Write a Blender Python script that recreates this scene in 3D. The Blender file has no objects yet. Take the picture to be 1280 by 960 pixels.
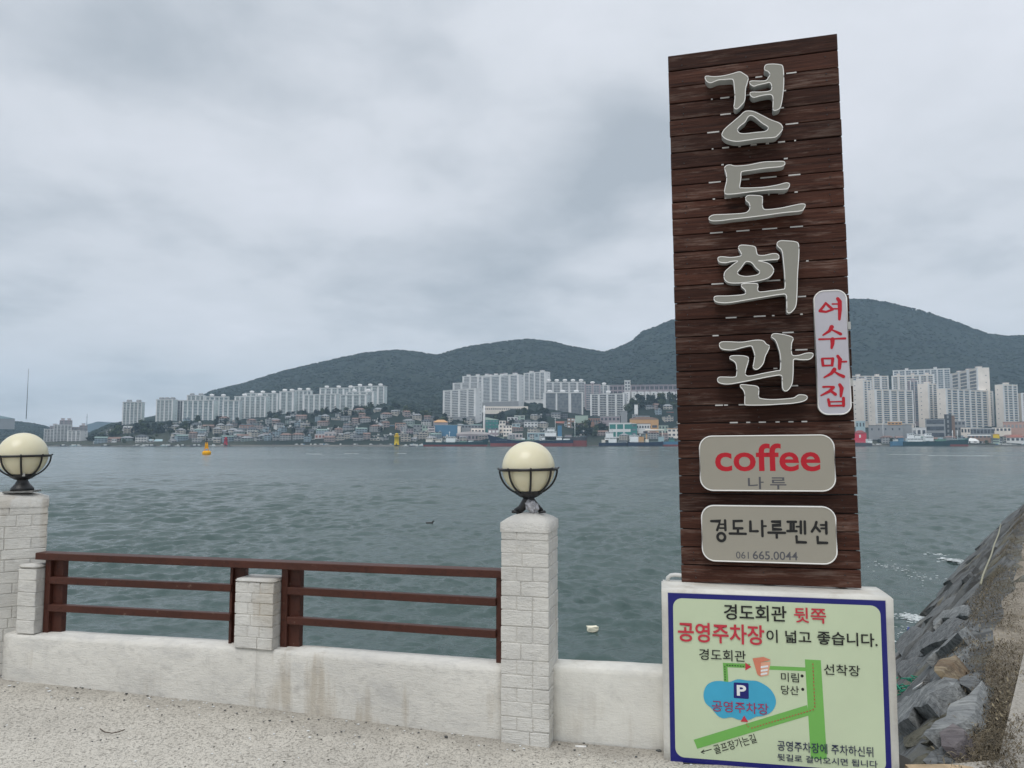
import bpy, bmesh, math, random
import numpy as np
from mathutils import Vector, Matrix
from mathutils.geometry import tessellate_polygon
from mathutils.noise import noise as mnoise, fractal as mfractal
R = math.radians
random.seed(7)
sc = bpy.context.scene
COL = sc.collection

# ------------------------------------------------------------------ camera
F = 961.0                                  # focal length in photo pixels (1280 wide)
PITCH = math.atan(74.5 / F)
CP, SP = math.cos(PITCH), math.sin(PITCH)
cam_d = bpy.data.cameras.new('camera')
cam = bpy.data.objects.new('camera', cam_d)
COL.objects.link(cam)
cam_d.sensor_width = 36.0
cam_d.lens = 36.0 * F / 1280.0
cam_d.clip_start = 0.05
cam_d.clip_end = 40000.0
cam.location = (0, 0, 0)
cam.rotation_euler = (math.pi / 2 + PITCH, 0, 0)
sc.camera = cam

def ray(u, v):
    x = (u - 640) / F; z = -(v - 480) / F
    return Vector((x, CP - SP * z, SP + CP * z))
def atz(u, v, z):
    r = ray(u, v); return r * (z / r.z)
def aty(u, v, y):
    r = ray(u, v); return r * (y / r.y)

# ------------------------------------------------------------------ world: overcast sky
SUN_EL, SUN_ROT = R(58), R(205)            # soft light from high behind the camera, slightly left
world = bpy.data.worlds.new('World')
sc.world = world
world.use_nodes = True
wn, wl = world.node_tree.nodes, world.node_tree.links
wn.clear()
def wnode(t, **k):
    n = wn.new(t)
    for a, b in k.items(): setattr(n, a, b)
    return n
w_out = wnode('ShaderNodeOutputWorld'); w_bg = wnode('ShaderNodeBackground')
w_bg.inputs['Strength'].default_value = 0.1
sky = wnode('ShaderNodeTexSky', sky_type='NISHITA', sun_disc=False, sun_elevation=SUN_EL, sun_rotation=SUN_ROT)
tc = wnode('ShaderNodeTexCoord')
sep = wnode('ShaderNodeSeparateXYZ'); wl.new(tc.outputs['Generated'], sep.inputs[0])
def wmath(op, a, b=None, c=None, clamp=False):
    n = wnode('ShaderNodeMath', operation=op, use_clamp=clamp)
    for i, x in enumerate((a, b, c)):
        if x is None: continue
        if isinstance(x, (int, float)): n.inputs[i].default_value = x
        else: wl.new(x, n.inputs[i])
    return n.outputs[0]
zpos = wmath('MAXIMUM', sep.outputs[2], 0.0)
den = wmath('ADD', zpos, 0.22)
comb = wnode('ShaderNodeCombineXYZ')
wl.new(wmath('DIVIDE', sep.outputs[0], den), comb.inputs[0])
wl.new(wmath('DIVIDE', sep.outputs[1], den), comb.inputs[1])
def wnoise(scale, detail, rough, w=0.0, dist=0.0, vec=None):
    n = wnode('ShaderNodeTexNoise', noise_dimensions='4D')
    n.inputs['Scale'].default_value = scale; n.inputs['Detail'].default_value = detail
    n.inputs['Roughness'].default_value = rough; n.inputs['W'].default_value = w
    n.inputs['Distortion'].default_value = dist
    wl.new(vec or comb.outputs[0], n.inputs['Vector'])
    return n
n1 = wnoise(0.75, 4, 0.45, 3.1, 0.35)
n2 = wnoise(2.1, 5, 0.5, 8.7, 0.2)
n3 = wnoise(5.2, 5, 0.55, 1.7, 0.4)
cl = wmath('ADD', wmath('ADD', wmath('MULTIPLY', n1.outputs['Fac'], 0.50), wmath('MULTIPLY', n2.outputs['Fac'], 0.36)), wmath('MULTIPLY', n3.outputs['Fac'], 0.14))
# broad soft dark and light banks where the clouds stand
warp = wnode('ShaderNodeVectorMath', operation='ADD')
wsc = wnode('ShaderNodeVectorMath', operation='SCALE'); wsc.inputs['Scale'].default_value = 0.16
wsub = wnode('ShaderNodeVectorMath', operation='SUBTRACT'); wsub.inputs[1].default_value = (.5, .5, .5)
wl.new(n2.outputs['Color'], wsub.inputs[0]); wl.new(wsub.outputs[0], wsc.inputs[0])
wl.new(tc.outputs['Generated'], warp.inputs[0]); wl.new(wsc.outputs[0], warp.inputs[1])
acc = wmath('ADD', .0, wmath('MULTIPLY', wmath('SUBTRACT', cl, 0.5), 3.4))
for (u, v, rad, amp) in [(790, 215, .12, -.26), (640, 325, .13, -.28), (430, 45, .20, -.20), (170, 60, .15, -.16), (500, 5, .12, -.08), (1150, 205, .16, -.20),
                         (700, 15, .11, .05), (380, 150, .22, .17), (680, 110, .16, -.07), (600, 245, .12, .20), (560, 190, .12, .06), (250, 390, .14, -.03),
                         (1250, 330, .15, .04), (60, 330, .26, .10), (150, 470, .3, .10), (30, 40, .10, .10)]:
    d = ray(u, v).normalized()
    vd = wnode('ShaderNodeVectorMath', operation='DISTANCE'); vd.inputs[1].default_value = d
    wl.new(warp.outputs[0], vd.inputs[0])
    mr = wnode('ShaderNodeMapRange', interpolation_type='SMOOTHERSTEP')
    mr.inputs['From Min'].default_value = rad * 1.5; mr.inputs['From Max'].default_value = 0
    mr.inputs['To Min'].default_value = 0; mr.inputs['To Max'].default_value = amp
    wl.new(vd.outputs['Value'], mr.inputs['Value'])
    acc = wmath('ADD', acc, mr.outputs[0])
val = wmath('ADD', acc, 0.5, clamp=True)
ramp = wnode('ShaderNodeValToRGB'); wl.new(val, ramp.inputs[0])
ce = ramp.color_ramp.elements
ce[0].position = 0.05; ce[0].color = (0.385, 0.425, 0.47, 1)
ce[1].position = 0.95; ce[1].color = (0.715, 0.735, 0.79, 1)
e = ce.new(0.5); e.color = (0.612, 0.640, 0.685, 1)
grad = wmath('ADD', 11.8, wmath('MULTIPLY', wmath('POWER', zpos, 3.0), 7.0))   # overcast sky brightens towards the zenith
mul = wnode('ShaderNodeVectorMath', operation='SCALE')
wl.new(ramp.outputs[0], mul.inputs[0]); wl.new(grad, mul.inputs['Scale'])
mixs = wnode('ShaderNodeMix', data_type='RGBA'); mixs.inputs[0].default_value = 0.93
wl.new(sky.outputs[0], mixs.inputs[6]); wl.new(mul.outputs[0], mixs.inputs[7])
wl.new(mixs.outputs[2], w_bg.inputs['Color']); wl.new(w_bg.outputs[0], w_out.inputs['Surface'])

# ------------------------------------------------------------------ sun (overcast)
sd = bpy.data.lights.new('sun', 'SUN'); sd.energy = 1.5; sd.angle = R(35); sd.color = (1, .97, .93)
so = bpy.data.objects.new('sun', sd); COL.objects.link(so)
sdir = Vector((math.sin(SUN_ROT) * math.cos(SUN_EL), math.cos(SUN_ROT) * math.cos(SUN_EL), math.sin(SUN_EL)))
so.rotation_euler = sdir.to_track_quat('Z', 'Y').to_euler()
so.location = sdir * 30

vs = sc.view_settings
vs.view_transform = 'Standard'; vs.look = 'None'; vs.exposure = 0.0; vs.gamma = 1.0; vs.use_curve_mapping = False
sc.cycles.max_bounces = 6; sc.cycles.diffuse_bounces = 3; sc.cycles.glossy_bounces = 3
sc.cycles.transmission_bounces = 2; sc.cycles.volume_bounces = 1
sc.cycles.caustics_reflective = False; sc.cycles.caustics_refractive = False

# ------------------------------------------------------------------ material helpers
MATS = {}
class NB:
    """tiny node builder"""
    def __init__(s, name):
        s.m = bpy.data.materials.new(name); s.m.use_nodes = True
        s.n, s.l = s.m.node_tree.nodes, s.m.node_tree.links
        s.p = s.n['Principled BSDF']; MATS[name] = s.m
        s.tc = s.n.new('ShaderNodeTexCoord')
    def set(s, node, i, x):
        if x is None: return
        if isinstance(x, (int, float, tuple)): node.inputs[i].default_value = x
        else: s.l.new(x, node.inputs[i])
    def map(s, src='Object', scale=(1, 1, 1), loc=(0, 0, 0), rnd=False, rot=(0, 0, 0)):
        mp = s.n.new('ShaderNodeMapping'); mp.inputs['Scale'].default_value = scale; mp.inputs['Rotation'].default_value = rot
        o = s.tc.outputs[src] if src in ('Object', 'Generated') else s.n.new('ShaderNodeNewGeometry').outputs['Position']
        if rnd:
            oi = s.n.new('ShaderNodeObjectInfo'); vm = s.n.new('ShaderNodeVectorMath'); vm.operation = 'MULTIPLY_ADD'
            cb = s.n.new('ShaderNodeCombineXYZ')
            for k in range(3): s.l.new(oi.outputs['Random'], cb.inputs[k])
            s.l.new(cb.outputs[0], vm.inputs[0]); vm.inputs[1].default_value = (37, 53, 71); s.l.new(o, vm.inputs[2])
            o = vm.outputs[0]
        s.l.new(o, mp.inputs[0]); mp.inputs['Location'].default_value = loc
        return mp.outputs[0]
    def noise(s, vec, scale, detail=4, rough=.55, dist=0):
        n = s.n.new('ShaderNodeTexNoise'); s.l.new(vec, n.inputs['Vector'])
        n.inputs['Scale'].default_value = scale; n.inputs['Detail'].default_value = detail
        n.inputs['Roughness'].default_value = rough; n.inputs['Distortion'].default_value = dist
        return n.outputs['Fac']
    def voro(s, vec, scale, feat='F1', out='Distance', rnd=1):
        n = s.n.new('ShaderNodeTexVoronoi'); n.feature = feat; s.l.new(vec, n.inputs['Vector'])
        n.inputs['Scale'].default_value = scale; n.inputs['Randomness'].default_value = rnd
        return n.outputs[out]
    def ramp(s, fac, stops):
        r = s.n.new('ShaderNodeValToRGB'); s.l.new(fac, r.inputs[0]); el = r.color_ramp.elements
        while len(el) < len(stops): el.new(.5)
        for q, (p, c) in zip(el, stops):
            q.position = p; q.color = (*c, 1) if isinstance(c, tuple) else (c, c, c, 1)
        return r.outputs[0]
    def mix(s, fac, a, b, mode='MIX'):
        m = s.n.new('ShaderNodeMix'); m.data_type = 'RGBA'; m.blend_type = mode
        s.set(m, 0, fac)
        for i, x in ((6, a), (7, b)):
            if isinstance(x, tuple) and len(x) == 3: x = (*x, 1)
            s.set(m, i, x)
        return m.outputs[2]
    def math(s, op, a, b=None, clamp=False):
        m = s.n.new('ShaderNodeMath'); m.operation = op; m.use_clamp = clamp
        s.set(m, 0, a); s.set(m, 1, b); return m.outputs[0]
    def rand(s): return s.n.new('ShaderNodeObjectInfo').outputs['Random']
    def bump(s, h, strength=.3, dist=.01, prev=None):
        b = s.n.new('ShaderNodeBump'); b.inputs['Strength'].default_value = strength; b.inputs['Distance'].default_value = dist
        s.l.new(h, b.inputs['Height'])
        if prev: s.l.new(prev, b.inputs['Normal'])
        return b.outputs[0]
    def out(s, col=None, rough=None, metal=None, nrm=None, spec=None):
        if isinstance(col, tuple): col = (*col, 1)
        s.set(s.p, 'Base Color', col); s.set(s.p, 'Roughness', rough); s.set(s.p, 'Metallic', metal)
        s.set(s.p, 'Specular IOR Level', spec)
        if nrm: s.l.new(nrm, s.p.inputs['Normal'])
        return s.m
def flat(name, col, rough=.6, metal=0, var=.12, scale=3, spec=.4):
    """plain paint / plaster with slight mottling and wear"""
    b = NB(name); v = b.map('Object', rnd=True)
    n = b.noise(v, scale, 5, .6)
    f = b.ramp(n, [(.3, 1 - var), (.7, 1 + var)])
    return b.out(b.mix(1, (*col, 1), f, 'MULTIPLY'), rough, metal, None, spec)

def painted_masonry(name, base, dirt=.5, bumpk=.5):
    b = NB(name); v = b.map('World')
    big = b.noise(v, 2.2, 5, .6); med = b.noise(v, 14, 6, .65); fine = b.noise(v, 120, 4, .7)
    streak = b.math('MULTIPLY', b.noise(b.map('World', scale=(7, 7, .7)), 1.3, 6, .65), b.ramp(b.noise(v, 1.3, 2), [(.42, .6), (.62, 1.25)]))
    c = b.mix(b.ramp(big, [(.38, 0), (.62, 1)]), base, tuple(x * .87 for x in base)); c = b.mix(b.math('MULTIPLY', b.ramp(b.noise(b.map('World', scale=(1, 1, 1.8), loc=(7, 3, 1)), 4.2, 6, .7, .5), [(.48, 0), (.66, 1)]), dirt * .55), c, (.43, .425, .41))
    c = b.mix(b.math('MULTIPLY', b.ramp(streak, [(.50, 0), (.68, 1)]), dirt * .62), c, (.38, .32, .235))
    c = b.mix(b.math('MULTIPLY', b.ramp(med, [(.56, 0), (.72, 1)]), dirt * .5), c, (.34, .325, .30))
    speck = b.voro(v, 75, 'F1')
    c = b.mix(b.math('MULTIPLY', b.ramp(speck, [(.04, 1), (.09, 0)]), .30), c, (.24, .2, .16))
    h = b.math('ADD', b.math('MULTIPLY', med, 1.0), b.math('MULTIPLY', fine, .35))
    brush = b.noise(b.map('World', scale=(3, 3, 16)), 4, 4, .65, 1.2)
    h = b.math('ADD', h, b.math('MULTIPLY', brush, .5))
    return b.out(c, .72, 0, b.bump(h, bumpk, .012), .3)
M_brick = painted_masonry('painted_brick', (.67, .655, .61), .6, 1.0)
M_mortar = painted_masonry('painted_mortar', (.60, .58, .53), 1.1, .8)
M_plaster = painted_masonry('painted_plaster', (.70, .68, .625), .85, .65)
M_plaster2 = painted_masonry('clean_white_plaster', (.71, .695, .635), .5, .35)

def mat_pavement():
    b = NB('pitted_concrete'); v = b.map('World')
    big = b.noise(v, .8, 5, .6); mid = b.noise(v, 7, 5, .6); fine = b.noise(v, 60, 5, .75)
    w = b.n.new('ShaderNodeVectorMath'); w.operation = 'ADD'
    nz = b.n.new('ShaderNodeTexNoise'); nz.inputs['Scale'].default_value = 28; nz.inputs['Detail'].default_value = 3; b.l.new(v, nz.inputs['Vector'])
    sc_ = b.n.new('ShaderNodeVectorMath'); sc_.operation = 'SCALE'; sc_.inputs['Scale'].default_value = .05
    b.l.new(nz.outputs['Color'], sc_.inputs[0]); b.l.new(v, w.inputs[0]); b.l.new(sc_.outputs[0], w.inputs[1])
    pit = b.noise(w.outputs[0], 66, 3, .6); pit2 = b.noise(w.outputs[0], 135, 2, .6)
    pits = b.ramp(pit, [(.555, 0), (.615, 1)]); pits2 = b.ramp(pit2, [(.57, 0), (.65, 1)])
    pm = b.math('MAXIMUM', pits, b.math('MULTIPLY', pits2, .8))
    c = b.mix(b.ramp(big, [(.35, 0), (.68, 1)]), (.62, .585, .51), (.50, .47, .41))
    c = b.mix(b.ramp(mid, [(.4, 0), (.75, .5)]), c, (.69, .655, .58))
    c = b.mix(b.ramp(fine, [(.3, .35), (.6, 0)]), c, (.25, .235, .21))
    c = b.mix(b.math('MULTIPLY', pm, .66), c, (.15, .138, .118))
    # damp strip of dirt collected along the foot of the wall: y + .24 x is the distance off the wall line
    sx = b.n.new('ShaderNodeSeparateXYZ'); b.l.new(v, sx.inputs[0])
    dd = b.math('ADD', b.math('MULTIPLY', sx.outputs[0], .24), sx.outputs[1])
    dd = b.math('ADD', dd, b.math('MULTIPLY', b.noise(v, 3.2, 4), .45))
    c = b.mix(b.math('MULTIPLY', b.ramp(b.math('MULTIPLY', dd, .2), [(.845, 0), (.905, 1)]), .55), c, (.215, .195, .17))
    h = b.math('SUBTRACT', b.math('MULTIPLY', fine, .25), pm)
    return b.out(c, .85, 0, b.bump(h, .6, .004), .25)
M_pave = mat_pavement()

def mat_strip():
    b = NB('dirt_covered_concrete'); v = b.map('World')
    big = b.noise(v, 1.4, 6, .62); fine = b.noise(v, 40, 5, .75)
    rot = b.map('World', rot=(0, 0, R(-54.5)), scale=(1, 1, 1))
    sx = b.n.new('ShaderNodeSeparateXYZ'); b.l.new(rot, sx.inputs[0])
    band = b.noise(b.map('World', rot=(0, 0, R(-54.9)), scale=(2.2, .35, 1)), 1.2, 4, .55)
    c = b.mix(b.ramp(big, [(.35, 0), (.65, 1)]), (.20, .17, .13), (.36, .32, .26))
    c = b.mix(b.ramp(band, [(.45, 0), (.7, .7)]), c, (.38, .345, .29))
    c = b.mix(b.ramp(fine, [(.35, .6), (.6, 0)]), c, (.08, .068, .05))
    return b.out(c, .9, 0, b.bump(fine, .8, .012), .2)
M_strip = mat_strip()

def mat_rock():
    b = NB('slate_rock'); v = b.map('Object', rnd=True)
    n = b.noise(v, 2.5, 6, .6, .5); lay = b.noise(b.map('Object', rnd=True, scale=(1.0, 4.5, 6)), 1.5, 5, .6, .5); fine = b.noise(v, 38, 5, .7)
    c = b.mix(b.ramp(n, [(.35, 0), (.7, 1)]), (.085, .092, .094), (.175, .182, .178))
    c = b.mix(b.ramp(lay, [(.40, .8), (.5, 0)]), c, (.045, .045, .043))
    c = b.mix(b.ramp(fine, [(.6, 0), (.75, .4)]), c, (.24, .24, .23))
    c = b.mix(b.math('MULTIPLY', b.ramp(b.noise(v, 1.1, 4), [(.52, 0), (.62, 1)]), .6), c, (.15, .135, .085))
    # darker where the sea keeps it wet
    sx = b.n.new('ShaderNodeSeparateXYZ'); g = b.n.new('ShaderNodeNewGeometry'); b.l.new(g.outputs['Position'], sx.inputs[0])
    wet = b.ramp(b.math('ADD', b.math('ADD', sx.outputs[2], 3.8), b.math('MULTIPLY', n, .25)), [(.3, 1), (.75, 0)])
    c = b.mix(b.math('MULTIPLY', wet, .8), c, (.03, .033, .03))
    r = b.math('SUBTRACT', .75, b.math('MULTIPLY', wet, .4))
    return b.out(c, r, 0, b.bump(b.math('ADD', lay, b.math('MULTIPLY', fine, .4)), .8, .03), .35)
M_rock = mat_rock()

def mat_plank():
    b = NB('stained_wood_plank'); v = b.map('Object', rnd=True)
    g = b.noise(b.map('Object', rnd=True, scale=(1.6, 30, 42)), 1.7, 6, .65, .6)
    g2 = b.noise(b.map('Object', rnd=True, scale=(5, 60, 120)), 1.5, 3, .6)
    w = b.noise(b.map('Object', rnd=True, scale=(1.2, 6, 9)), 2.6, 6, .7)
    knot = b.voro(b.map('Object', rnd=True, scale=(2.1, 7, 7)), .9)
    c = b.mix(b.ramp(g, [(.3, 0), (.7, 1)]), (.013, .005, .0035), (.052, .020, .0125))
    c = b.mix(b.math('MULTIPLY', b.ramp(w, [(.50, 0), (.68, 1)]), .62), c, b.mix(b.ramp(g2, [(.4, 0), (.6, 1)]), (.070, .034, .024), (.17, .125, .105)))
    c = b.mix(b.ramp(knot, [(.03, .85), (.09, 0)]), c, (.012, .006, .005))
    hs = b.n.new('ShaderNodeHueSaturation'); b.set(hs, 'Value', b.math('ADD', b.math('MULTIPLY', b.rand(), .95), .92)); b.l.new(c, hs.inputs['Color'])
    return b.out(hs.outputs[0], b.ramp(w, [(.3, .55), (.7, .8)]), 0, b.bump(b.math('ADD', g, b.math('MULTIPLY', g2, .5)), .45, .006), .16)
M_plank = mat_plank()
def mat_rail():
    b = NB('brown_painted_steel'); v = b.map('World')
    w = b.noise(v, 16, 6, .7); w2 = b.noise(v, 3, 4, .6)
    c = b.mix(b.ramp(w2, [(.3, 0), (.7, 1)]), (.050, .0165, .0105), (.078, .026, .0165))
    c = b.mix(b.math('MULTIPLY', b.ramp(w, [(.64, 0), (.7, 1)]), .6), c, (.22, .15, .12))
    c = b.mix(b.ramp(b.noise(v, 40, 3), [(.3, .5), (.45, 0)]), c, (.02, .008, .006))
    return b.out(c, .5, 0, b.bump(w, .15, .003), .3)
M_rail = mat_rail()
M_black = flat('black_cast_iron', (.012, .012, .013), .38, 0, .3, 30, .5)
M_grayband = flat('old_grey_metal_base', (.20, .20, .19), .6, 0, .4, 40)
def mat_globe():
    b = NB('cream_lamp_glass'); v = b.map('Object'); n = b.noise(v, 6, 4)
    c = b.mix(b.ramp(n, [(.4, 0), (.7, 1)]), (.70, .655, .475), (.67, .62, .44))
    m = b.out(c, .28, 0, None, .5)
    b.p.inputs['Subsurface Weight'].default_value = .35
    b.p.inputs['Subsurface Radius'].default_value = (.06, .05, .03)
    return m
M_globe = mat_globe()
M_tape = flat('silver_duct_tape', (.38, .38, .40), .35, .3, .3, 40)
M_face = flat('acrylic_letter_face', (.25, .243, .21), .35, 0, .05, 2)
M_side = flat('letter_return_metal', (.42, .44, .43), .45, 0, .10, 5)
M_trim = flat('cream_white_trim', (.80, .79, .76), .4, 0, .04, 5)
M_panel = flat('warm_grey_lightbox_face', (.31, .29, .24), .3, 0, .04, 1.2)
M_white = flat('violet_white_sheet', (.45, .44, .48), .35, 0, .05, 3)
M_red = flat('red_vinyl', (.42, .006, .018), .4, 0, .06, 6)
M_red2 = flat('crimson_print', (.50, .035, .055), .5, 0, .05, 6)
M_dkred = flat('purple_red_print', (.32, .035, .10), .5, 0, .05, 6)
M_ink = flat('black_print', (.010, .010, .010), .45, 0, .05, 6)
M_navy = flat('navy_print', (.010, .012, .15), .4, 0, .06, 6)
M_navyink = flat('navy_ink', (.02, .025, .07), .5, 0, .05, 6)
M_grayink = flat('grey_print', (.085, .085, .095), .5, 0, .05, 6)
M_mint = flat('pale_green_print', (.53, .61, .42), .35, 0, .05, 2)
M_green = flat('green_print', (.16, .42, .09), .45, 0, .05, 4)
M_lake = flat('sky_blue_print', (.05, .36, .55), .45, 0, .06, 6)
M_orange = flat('salmon_print', (.60, .20, .12), .5)
M_orange2 = flat('light_salmon_print', (.70, .36, .24), .5)
M_pwhite = flat('white_print', (.72, .74, .74), .5, 0, .03)
M_pvc = flat('pale_pvc', (.60, .60, .57), .4)
M_alu = flat('aluminium_edge', (.52, .52, .50), .4, .3)

def mat_water():
    b = NB('sea_water'); v = b.map('World')
    n1 = b.noise(b.map('World', scale=(1, 1.5, 1)), 3.2, 5, .65); n2 = b.noise(b.map('World', scale=(1, 1.5, 1)), 7.5, 4, .65)
    big = b.noise(v, .035, 4, .6); pat = b.noise(b.map('World', scale=(.35, 1, 1)), .018, 5, .6)
    c = b.mix(b.ramp(big, [(.35, 0), (.7, 1)]), (.050, .084, .079), (.062, .098, .092))
    nr = b.bump(b.math('ADD', n1, b.math('MULTIPLY', n2, .35)), .6, .07)
    rg = b.ramp(pat, [(.4, .13), (.65, .22)])
    m = b.out(c, rg, 0, nr, .5); b.p.inputs['IOR'].default_value = 1.34
    return m
M_water = mat_water()
M_foam = flat('sea_foam', (.62, .66, .66), .7, 0, .3, 9)

def mat_terrain():
    b = NB('forested_hillside'); v = b.map('World')
    n = b.noise(v, .012, 6, .65); f = b.noise(v, .09, 4, .7); g = b.noise(v, .003, 4, .5)
    c = b.mix(b.ramp(n, [(.35, 0), (.7, 1)]), (.014, .023, .022), (.029, .041, .032))
    c = b.mix(b.ramp(f, [(.35, .3), (.6, 0)]), c, (.012, .020, .018))
    # bare and grassy low ground
    sx = b.n.new('ShaderNodeSeparateXYZ'); b.l.new(v, sx.inputs[0])
    low = b.ramp(b.math('MULTIPLY', sx.outputs[2], .01), [(.02, 1), (.32, 0)])
    c = b.mix(b.math('MULTIPLY', low, b.ramp(g, [(.45, .1), (.6, .8)])), c, (.075, .08, .06))
    return b.out(c, .95, 0, b.bump(f, .5, 3), .1)
M_terrain = mat_terrain()
def mat_foliage(name, a, c2):
    b = NB(name); v = b.map('World')
    n = b.noise(v, .045, 3, .5); r = b.rand()
    c = b.mix(b.ramp(n, [(.35, 0), (.68, 1)]), a, c2)
    hs = b.n.new('ShaderNodeHueSaturation'); b.set(hs, 'Value', b.math('ADD', b.math('MULTIPLY', r, .4), .8)); b.l.new(c, hs.inputs['Color'])
    return b.out(hs.outputs[0], .9, 0, None, .1)
M_fol = mat_foliage('dark_foliage', (.014, .024, .022), (.034, .047, .036))
M_fol2 = mat_foliage('light_foliage', (.035, .055, .028), (.075, .095, .045))
M_bark = flat('bark', (.08, .06, .045), .9)
M_debris = flat('dry_seaweed', (.105, .085, .055), .9, 0, .5, 14)
M_debris2 = flat('straw_litter', (.22, .185, .12), .9, 0, .4, 14)
M_quay = flat('quay_concrete', (.20, .19, .175), .9, 0, .25, .05)

# ------------------------------------------------------------------ mesh helpers
def tag(o, label=None, cat=None, group=None, kind=None):
    if label: o['label'] = label
    if cat: o['category'] = cat
    if group: o['group'] = group
    if kind: o['kind'] = kind
    return o
def empty(name, loc=(0, 0, 0), rz=0.0, label=None, cat=None, group=None):
    o = bpy.data.objects.new(name, None); COL.objects.link(o)
    o.location = loc; o.rotation_euler = (0, 0, rz); o.empty_display_size = .2
    return tag(o, label, cat, group)
class MB:
    """collects shapes with material slots into one mesh"""
    def __init__(s): s.v = []; s.f = []; s.mi = []; s.mats = []; s.sm = []
    def slot(s, m):
        if m not in s.mats: s.mats.append(m)
        return s.mats.index(m)
    def add(s, vs_, fs, m, smooth=False):
        b = len(s.v); k = s.slot(m); s.v.extend([tuple(x) for x in vs_])
        for f in fs: s.f.append(tuple(b + i for i in f)); s.mi.append(k); s.sm.append(smooth)
        return s
    def box(s, x0, y0, z0, x1, y1, z1, m, M=None, bottom=True):
        p = [(x0, y0, z0), (x1, y0, z0), (x1, y1, z0), (x0, y1, z0), (x0, y0, z1), (x1, y0, z1), (x1, y1, z1), (x0, y1, z1)]
        if M is not None: p = [M @ Vector(q) for q in p]
        f = [(0, 1, 5, 4), (1, 2, 6, 5), (2, 3, 7, 6), (3, 0, 4, 7), (4, 5, 6, 7)]
        if bottom: f.append((3, 2, 1, 0))
        return s.add(p, f, m)
    def prism(s, pts, z0, z1, m, M=None, axis='z'):
        """polygon extruded; pts are 2D (ccw)"""
        n = len(pts)
        if axis == 'z': lo = [(x, y, z0) for x, y in pts]; hi = [(x, y, z1) for x, y in pts]
        else: lo = [(x, z0, y) for x, y in pts]; hi = [(x, z1, y) for x, y in pts]
        vv = lo + hi
        if M is not None: vv = [M @ Vector(q) for q in vv]
        tri = tessellate_polygon([[Vector((x, y, 0)) for x, y in pts]])
        f = [tuple(t) for t in tri] + [tuple(i + n for i in t) for t in tri]
        f += [(i, (i + 1) % n, (i + 1) % n + n, i + n) for i in range(n)]
        return s.add(vv, f, m)
    def lathe(s, prof, m, n=24, c=(0, 0, 0), smooth=True, M=None):
        vv, ff = [], []
        for r, z in prof:
            for k in range(n):
                a = 2 * math.pi * k / n
                vv.append(Vector((c[0] + r * math.cos(a), c[1] + r * math.sin(a), c[2] + z)))
        for i in range(len(prof) - 1):
            for k in range(n):
                k2 = (k + 1) % n
                ff.append((i * n + k, i * n + k2, (i + 1) * n + k2, (i + 1) * n + k))
        ff.append(tuple(range(n))[::-1]); ff.append(tuple((len(prof) - 1) * n + k for k in range(n)))
        if M is not None: vv = [M @ q for q in vv]
        return s.add(vv, ff, m, smooth)
    def tube(s, pts, r, m, n=8, closed=False, smooth=True):
        pts = [Vector(p) for p in pts]; N = len(pts); vv, ff = [], []
        rr = r if isinstance(r, (list, tuple)) else [r] * N
        up = Vector((0, 0, 1))
        for i, p in enumerate(pts):
            if closed: t = pts[(i + 1) % N] - pts[i - 1]
            else: t = pts[min(i + 1, N - 1)] - pts[max(i - 1, 0)]
            t.normalize()
            a = t.cross(up)
            if a.length < 1e-3: a = t.cross(Vector((1, 0, 0)))
            a.normalize(); b = t.cross(a)
            for k in range(n):
                an = 2 * math.pi * k / n
                vv.append(p + (a * math.cos(an) + b * math.sin(an)) * rr[i])
        for i in range(N if closed else N - 1):
            j = (i + 1) % N
            for k in range(n):
                k2 = (k + 1) % n
                ff.append((i * n + k, i * n + k2, j * n + k2, j * n + k))
        if not closed:
            ff.append(tuple(range(n))); ff.append(tuple((N - 1) * n + k for k in range(n))[::-1])
        return s.add(vv, ff, m, smooth)
    def mesh(s, name):
        me = bpy.data.meshes.new(name); me.from_pydata(s.v, [], s.f)
        for m in s.mats: me.materials.append(m)
        me.polygons.foreach_set('material_index', s.mi); me.polygons.foreach_set('use_smooth', s.sm)
        me.update()
        bm = bmesh.new(); bm.from_mesh(me); bmesh.ops.recalc_face_normals(bm, faces=bm.faces); bm.to_mesh(me); bm.free()
        return me
    def build(s, name, parent=None, loc=None, rz=None):
        return link(name, s.mesh(name), parent, loc, rz)
def link(name, me, parent=None, loc=None, rz=None):
    o = bpy.data.objects.new(name, me); COL.objects.link(o)
    if parent: o.parent = parent
    if loc is not None: o.location = loc
    if rz is not None: o.rotation_euler = (0, 0, rz)
    return o
def bevel_mesh(me, w, seg=2):
    bm = bmesh.new(); bm.from_mesh(me)
    bmesh.ops.bevel(bm, geom=list(bm.edges), offset=w, segments=seg, profile=.5, affect='EDGES')
    bm.to_mesh(me); bm.free(); return me
def big_mesh(name, V, Fq, mat, smooth=True):
    me = bpy.data.meshes.new(name)
    V = np.asarray(V, dtype=np.float32); Fq = np.asarray(Fq, dtype=np.int32); k = Fq.shape[1]
    me.vertices.add(len(V)); me.vertices.foreach_set('co', V.ravel())
    me.loops.add(Fq.size); me.loops.foreach_set('vertex_index', Fq.ravel())
    me.polygons.add(len(Fq)); me.polygons.foreach_set('loop_start', np.arange(0, Fq.size, k, dtype=np.int32))
    me.polygons.foreach_set('use_smooth', np.full(len(Fq), smooth))
    me.materials.append(mat); me.update(calc_edges=True); me.validate()
    return me
def ground_z(x): return -1.575 - .0304 * x if x < .85 else -1.6

# =================================================================== THE SETTING
Z_SEA = -3.6
EDX, EDY = .5745, .8185                       # run of the embankment edge, away from the camera
def edge_pt(s, d=0.0):                        # s metres along the edge, d metres down the slope side (towards the sea)
    return Vector((2.05 + EDX * s - EDY * d, 4.09 + EDY * s + EDX * d))

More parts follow.
